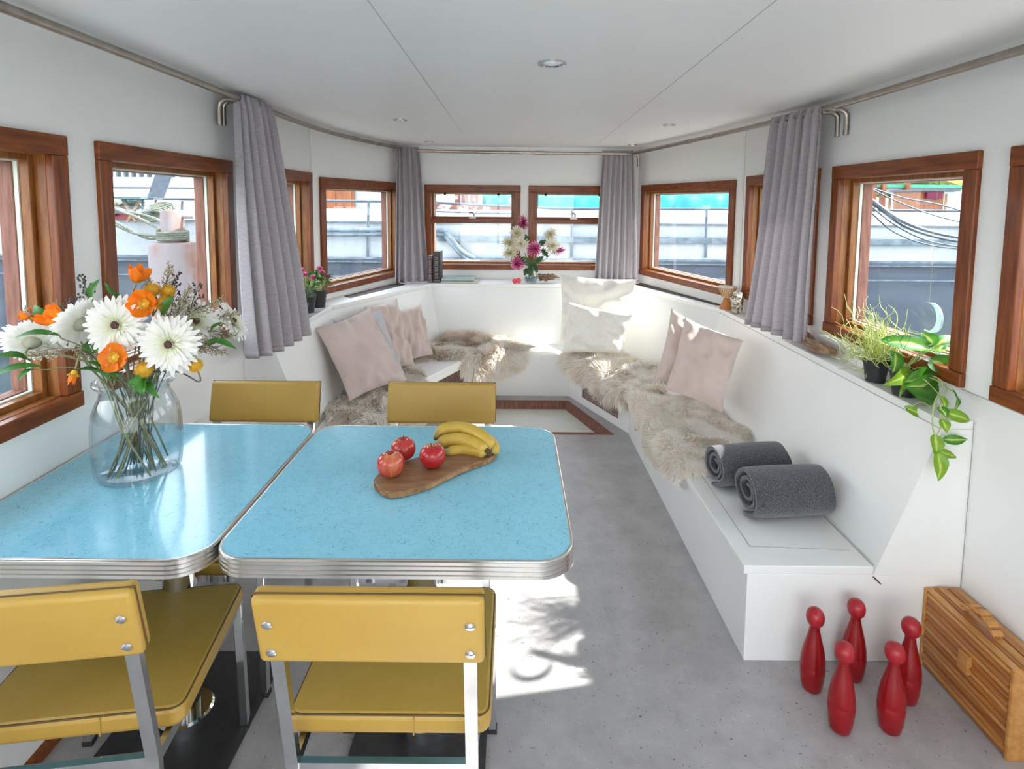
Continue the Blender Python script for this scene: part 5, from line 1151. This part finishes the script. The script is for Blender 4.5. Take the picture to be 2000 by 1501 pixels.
# right ledge: drum, carved shell ring, driftwood, plants
c = Vector((1.455, 3.90, ZL+.001)); t = thing('hand_drum', 'small goblet drum with laced skin on the right ledge', 'drum', c)
MB().lathe([(.047,0),(.045,.012),(.026,.055),(.020,.072),(.024,.082)], c, 24).build('foot', M['teak'], t, smooth=True)
mb = MB(); n_ = 40; pr = [(.022,.078),(.030,.088),(.046,.120),(.057,.148),(.060,.156)]
mb.lathe(pr, c, n_); mb.build('bowl', M['skin'], t, smooth=True)
for i in range(22):
    a = 2*pi*i/22; b_ = a+.07; q_ = MB(); q_.tube([c+Vector((cos(a)*.028, sin(a)*.028, .086)), c+Vector((cos((a+b_)/2)*.049, sin((a+b_)/2)*.049, .121)), c+Vector((cos(b_)*.0605, sin(b_)*.0605, .150))], .0022, 5); q_.build('lace', M['bamb2'], t)
MB().tube([c+Vector((cos(2*pi*i/30)*.0605, sin(2*pi*i/30)*.0605, .152)) for i in range(31)], .0035, 6).build('rim', M['skin'], t, smooth=True)
MB().lathe([(.0005,.157),(.059,.1565),(.0595,.153)], c, 30, caps=False).build('drumhead', M['paper'], t)
c = Vector((1.468, 3.745, ZL+.075)); mb = MB()
t = thing('carved_ring', 'carved shell bangle standing on edge beside the drum', 'ornament', c-Vector((0,0,.075)))
def ringfn(u, v):
    a = 2*pi*u; b_ = 2*pi*v; R_ = .056+.013*cos(b_)+.004*(1 if sin(a*9) > 0 else -1)*max(0, cos(b_)); d = Vector((.36*sin(.0), 0, 0))
    w = .030*sin(b_); return c + Vector((w*cos(.5)+cos(a)*R_*sin(.5), -w*sin(.5)*1+cos(a)*R_*cos(.5), sin(a)*R_))
mb.grid(ringfn, 54, 14); mb.build('band', M['shell'], t, smooth=True, angle=30)
for i in range(18):
    a = 2*pi*i/18
    for s_ in (-.022, .022):
        q_ = MB(); q_.ball(c+Vector((s_*cos(.5)+cos(a)*.062*sin(.5), -s_*sin(.5)+cos(a)*.062*cos(.5), sin(a)*.062)), .006, 8); q_.build('bead', M['paper'] if (i % 2) else M['shell'], t, smooth=True)
def log():
    mb = MB(); a = Vector((1.475, 3.02, ZL+.045)); b_ = Vector((1.475, 2.60, ZL+.030)); N, K = 40, 22
    def fn(u, v):
        c_ = a.lerp(b_, u)+Vector((.012*sin(u*7), 0, .008*sin(u*9))); env = (sin(pi*min(1, .10+u*.85))**.45)*(1 if u < .97 else .5)
        th = 2*pi*v; k_ = 1+.5*noise.noise(Vector((cos(th)*1.6, sin(th)*1.6, u*3)))+.35*noise.noise(Vector((cos(th)*5, sin(th)*5, u*5)))
        return c_ + Vector((cos(th)*.030*k_*env, 0, sin(th)*.026*k_*env))
    mb.grid(fn, N, K); e = [fn(0, v/K) for v in range(K)]; mb.add(e, [tuple(range(K))]); e = [fn(1, v/K) for v in range(K)]; mb.add(e, [tuple(range(K))[::-1]])
    zmin = min(p.z for p in mb.v)
    for p in mb.v: p.z += ZL+.001-zmin
    return mb.build('driftwood', M['drift'], None, smooth=True, angle=35)
tag(log(), 'long weathered driftwood lying on the right ledge below the curtain', 'driftwood')

# trailing plant
def heart(mb, base, tip, w, nrm, fold=.25, curl=.0, seed=0):
    base = Vector(base); tip = Vector(tip); d = tip-base; L_ = d.length; nrm = Vector(nrm); s_ = d.cross(nrm)
    if s_.length < 1e-5: s_ = d.orthogonal()
    s_.normalize(); n = s_.cross(d).normalized(); vs_ = []; qs = []; SEG = 14
    for j in range(SEG+1):
        u = j/SEG; ww = w*(sin(pi*min(1, u**.62))**.85*.5+.02)*(1-.25*u) if u < .999 else .0008
        back = -.13*L_*max(0, 1-u*5)
        for k_ in range(-4, 5):
            x = k_/4; lob = back*(abs(x)**1.2)
            h = fold*abs(x)**1.5*ww + .10*L_*sin(u*pi) - curl*u*u*L_ + .02*L_*sin(u*9+x*3+seed)
            vs_.append(base + d*u + d.normalized()*lob + s_*(x*ww*(1 if u > .001 else .75)) + n*h*(1 if True else 0)); qs.append(min(1, abs(x)+.12*noise.noise(Vector((u*6, x*6, seed)))+.02))
    fs = [(j*9+k_, j*9+k_+1, j*9+k_+10, j*9+k_+9) for j in range(SEG) for k_ in range(8)]; mb.add(vs_, fs, qs)
P1 = Vector((1.478, 2.13, ZL+.001))
def pot(root, c, r, h, m, name='pot', square=False):
    pr = [(r*.74,0),(r*.97,h*.86),(r*1.03,h*.86),(r*1.06,h),(r*.98,h),(r*.94,h*.88),(.0005,h*.87)]
    MB().lathe(pr, c, 24).build(name, m, root, smooth=True, angle=30); MB().lathe([(.0005,h*.905),(r*.93,h*.9)], c, 20, caps=False).build('soil', M['soil'], root)
pt = thing('trailing_plant', 'variegated heart-leaved plant trailing over the near end of the right ledge', 'plant', P1)
pot(pt, P1, .052, .095, M['plastic'])
pm_ = P1+Vector((0,0,.09))
lv = [ # stem-end px,py,Y -> tip px,py,Y, width, mat, normal
 (1735,668,2.14,1862,700,2.10,.062,'varleaf',(0,-.7,1)), (1748,690,2.12,1745,728,2.08,.046,'varleaf',(0,-1,.3)), (1900-40,668,2.08,1896,735,2.06,.050,'varleaf',(.3,-1,.5)),
 (1822,672,2.12,1800,648,2.16,.050,'varleaf',(-.5,-.6,.8)), (1820,682,2.12,1872,656,2.16,.050,'varleaf',(0,-.3,1)), (1824,684,2.10,1856,680,2.10,.028,'limeleaf',(0,-.5,1)),
 (1870,690,2.08,1812,720,2.02,.001,'varleaf',(0,-1,.6)), (1822,704,2.06,1872,738,2.00,.072,'varleaf',(-.1,-1,.6)), (1822,736,2.04,1764,746,2.02,.064,'varleaf',(0,-1,.5)), (1826,752,2.03,1766,756,2.00,.075,'varleaf',(0,-1,.2)),
 (1822,778,2.02,1768,756,2.00,.046,'varleaf',(0,-1,.1)), (1775,728,2.08,1728,752,2.04,.044,'limeleaf',(0,-1,.3)), (1762,720,2.10,1760,774,2.04,.030,'limeleaf',(0,-1,.1)),
 (1726,762,2.22,1704,795,2.25,.034,'limeleaf',(0,-1,.1)), (1862,765,1.90,1868,800,1.84,.030,'varleaf',(.3,-1,0)), (1800-28,796,2.0,1816,822,1.98,.030,'limeleaf',(0,-1,.3)), (1836,796,1.85,1850,816,1.82,.034,'varleaf',(0,-1,.2)),
 (1850,806,1.84,1898,822,1.84,.038,'limeleaf',(0,-1,.3)), (1840,820,1.84,1850,845,1.82,.034,'limeleaf',(0,-1,.1)), (1846,858,1.84,1892,858,1.84,.030,'varleaf',(0,-1,.3)), (1826,852,1.84,1828,892,1.82,.044,'limeleaf',(0,-1,.1)),
 (1832,880,1.83,1870,894,1.83,.026,'limeleaf',(0,-1,.3)), (1832,886,1.82,1834,940,1.80,.048,'limeleaf',(0,-1,0)), (1838,775,1.88,1846,800,1.84,.026,'limeleaf',(0,-1,.1))]
stm = []
for i, (x0,y0,Ya,x1,y1,Yb,w,m,nr) in enumerate(lv):
    if w < .01: continue
    mb = MB(); b_ = at(x0,y0,Ya); heart(mb, b_, at(x1,y1,Yb), w*(1.3 if y0 < 790 else 1.12), nr, seed=i, curl=.06); mb.build('leaf', M[m], pt, smooth=True, angle=180)
    if y0 < 790:
        mid = pm_.lerp(b_, .55)+Vector((0,-.01,.03 if y0 < 740 else .015)); stm.append(smooth_path([pm_+Vector((R.uniform(-.03,.03), R.uniform(-.03,.03), 0)), mid, b_], 5))
mb = MB()
for s_ in stm: mb.tube(s_, .0017, 5)
mb.build('leaf_stalks', M['twig'], pt)
vine = smooth_path([pm_+Vector((-.02,-.02,0)), at(1822,728,2.02), at(1836,765,1.97), at(1820,806,1.95), at(1824,842,1.94), at(1838,820,1.94)], 6)
MB().tube(smooth_path([pm_+Vector((-.02,-.03,.01)), at(1838,742,1.97), at(1824,790,1.855), at(1822,835,1.84), at(1832,862,1.835), at(1832,884,1.825)], 6), .0022, 6).build('vine', M['twig'], pt, smooth=True)
MB().tube(smooth_path([pm_+Vector((0,-.03,.01)), at(1846,750,1.96), at(1838,786,1.86), at(1838,832,1.84), at(1826,852,1.84)], 6), .0020, 6).build('vine', M['twig'], pt, smooth=True)
MB().tube(smooth_path([at(1824,800,1.95), at(1800,785,1.98), at(1774,798,2.0)], 6), .0014, 5).build('vine', M['twig'], pt, smooth=True)
MB().tube(smooth_path([pm_+Vector((-.03,0,.01)), at(1742,742,2.18), at(1726,764,2.22)], 6), .0014, 5).build('vine', M['twig'], pt, smooth=True)
# curly rush
P2 = Vector((1.475, 2.30, ZL+.001)); cp = thing('curly_plant', 'spiky plant of pale curly stems in a black pot before the right window', 'plant', P2); pot(cp, P2, .048, .088, M['plastic'])
rr = random.Random(5)
for i in range(95):
    mb = MB()
    a = rr.uniform(0, 2*pi); el = rr.uniform(.05, 1.40); L_ = rr.uniform(.14, .34); p = P2+Vector((rr.uniform(-.025,.025), rr.uniform(-.025,.025), .08)); d = Vector((cos(a)*cos(el)*.75-.10, sin(a)*cos(el), sin(el)))
    N = 12; path = [p.copy()]; ph = rr.uniform(0, 6); fr = rr.uniform(3, 6)
    for j in range(N):
        u = j/N; d = (d + Vector((sin(ph+u*fr*3), cos(ph*2+u*fr*2.4), sin(ph*3+u*fr*2.2)))*.46 + Vector((0,0,.07))).normalized(); p = p + d*(L_/N); p.x = min(p.x, 1.515); p.z = max(p.z, P2.z+.01); path.append(p.copy())
    mb.tube(path, [.0023*(1-.5*j/N) for j in range(N+1)], 5)
    for jb in (5, 8):
        q0 = path[jb]; dd = Vector((rr.uniform(-1,1), rr.uniform(-1,1), rr.uniform(.1,1))).normalized(); sub = [q0]
        for j in range(5): dd = (dd+Vector((rr.uniform(-1,1), rr.uniform(-1,1), rr.uniform(-.5,1)))*.6).normalized(); e = sub[-1]+dd*.009; e.x = min(e.x, 1.515); sub.append(e)
        mb.tube(sub, .0012, 4)
    mb.build('curly_stem', M['twig'] if i % 3 else M['limeleaf'], cp, smooth=True)
# crescent moon ornament leaning in the window
c = Vector((1.528, 2.085, 1.165)); t = thing('crescent_ornament', 'milky glass crescent moon hanging in the right window above the plants', 'ornament', c); mb = MB(); N = 30; fr_ = []; bk_ = []
out_ = [(cos(a)*.055, sin(a)*.055) for a in [pi*.60 - i/N*pi*1.20 for i in range(N+1)]]; in_ = [(x*.0+(-.020+cos(a)*.050), sin(a)*.0525) for a in [pi*.56 - i/N*pi*1.12 for i in range(N+1)]]
vs_ = [];
for (ox, oz), (ix, iz) in zip(out_, in_):
    for dx in (-.004, .004):
        vs_.append(c+Vector((dx, -ox, oz))); vs_.append(c+Vector((dx, -min(ix, ox), iz if abs(iz) < abs(oz) else oz)))
fs = []
for i in range(N):
    b0 = i*4; fs += [(b0, b0+1, b0+5, b0+4), (b0+3, b0+2, b0+6, b0+7), (b0, b0+4, b0+6, b0+2), (b0+1, b0+3, b0+7, b0+5)]
mb.add(vs_, fs); mb.build('glass_crescent', M['pearl'], t, smooth=True, angle=40)
MB().tube([c+Vector((0,.016,.052)), c+Vector((.0,.016,.50))], .0006, 4).build('thread', M['twig'], t)

# left ledge plants
def leaflet_ball(mb, c, r, n, l, w, seed, up=.5):
    rr = random.Random(seed)
    for i in range(n):
        d = Vector((rr.gauss(0,1), rr.gauss(0,1), abs(rr.gauss(0,1))*up+rr.uniform(-.3,.6))).normalized(); p = c+d*r*rr.uniform(.3, 1); e = (d+Vector((rr.uniform(-1,1), rr.uniform(-1,1), rr.uniform(-.3,1)))*.6).normalized(); blade(mb, p, p+e*l*rr.uniform(.6,1.2), w, l*.1, Vector((rr.uniform(-1,1), rr.uniform(-1,1), 1)), 3)
def flower_pot(label, c, r, h, seed, nb, spots_, group='potted plants on the left ledge'):
    t = thing('potted_plant', label, 'plant', c, group=group); pot(t, c, r, h, M['plastic']); top = c+Vector((0,0,h))
    rr = random.Random(seed); st = MB()
    for i in range(26):
        a = i*2.4; e = top+Vector((cos(a)*r*rr.uniform(.5,1.5), sin(a)*r*rr.uniform(.5,1.3), rr.uniform(.02,.11))); s0 = top+Vector((cos(a)*r*.2, sin(a)*r*.2, -.01)); st.tube([s0, s0.lerp(e,.6)+Vector((0,0,.01)), e], .0014, 4)
        for k_ in range(2): m_ = MB(); blade(m_, e, e+Vector((cos(a+k_*1.5)*.045, sin(a+k_*1.5)*.045, .02-.02*k_)), .030, .006, (0,0,1), 6, .1); m_.build('leaf', M['green'], t, smooth=True, angle=180)
    for dx, dy, dz in spots_:
        p = top+Vector((dx, dy, dz)); st.tube([top, top.lerp(p,.6)+Vector((0,0,.01)), p], .0017, 4); m_ = MB()
        for k_, (f, lf) in enumerate(((1,.1),(.85,.5),(.6,.8),(.35,.9))): petal_ring(m_, p, (.2,-.6,.8), 8, .001, .021*f, .016, .018*lf, k_*.4, seed+k_, .1, 1, curl=.004, tipw=.9, seg=3)
        m_.build('bloom', M['petr'], t, smooth=True, angle=180)
    st.build('stalks', M['twig'], t)
flower_pot('middle pot of small pink flowers on the left ledge', Vector((-1.318, 3.66, ZL+.001)), .056, .115, 1, 4, [(.0,-.03,.13),(-.06,-.02,.12),(.05,-.02,.11),(-.04,.02,.15)])
flower_pot('rear pot of small pink flowers on the left ledge, closest to the end wall', Vector((-1.305, 3.85, ZL+.001)), .050, .115, 2, 3, [(.03,-.03,.12),(.0,.02,.14),(.06,-.01,.09)])
c = Vector((-1.30, 3.50, ZL+.001)); t = thing('potted_herb', 'bushy grey-green herb in a black pot on the left ledge beside the curtain', 'plant', c, group='potted plants on the left ledge'); pot(t, c, .046, .085, M['plastic']); mb = MB(); leaflet_ball(mb, c+Vector((0,0,.125)), .075, 700, .022, .005, 3); mb.build('foliage', M['herb'], t)
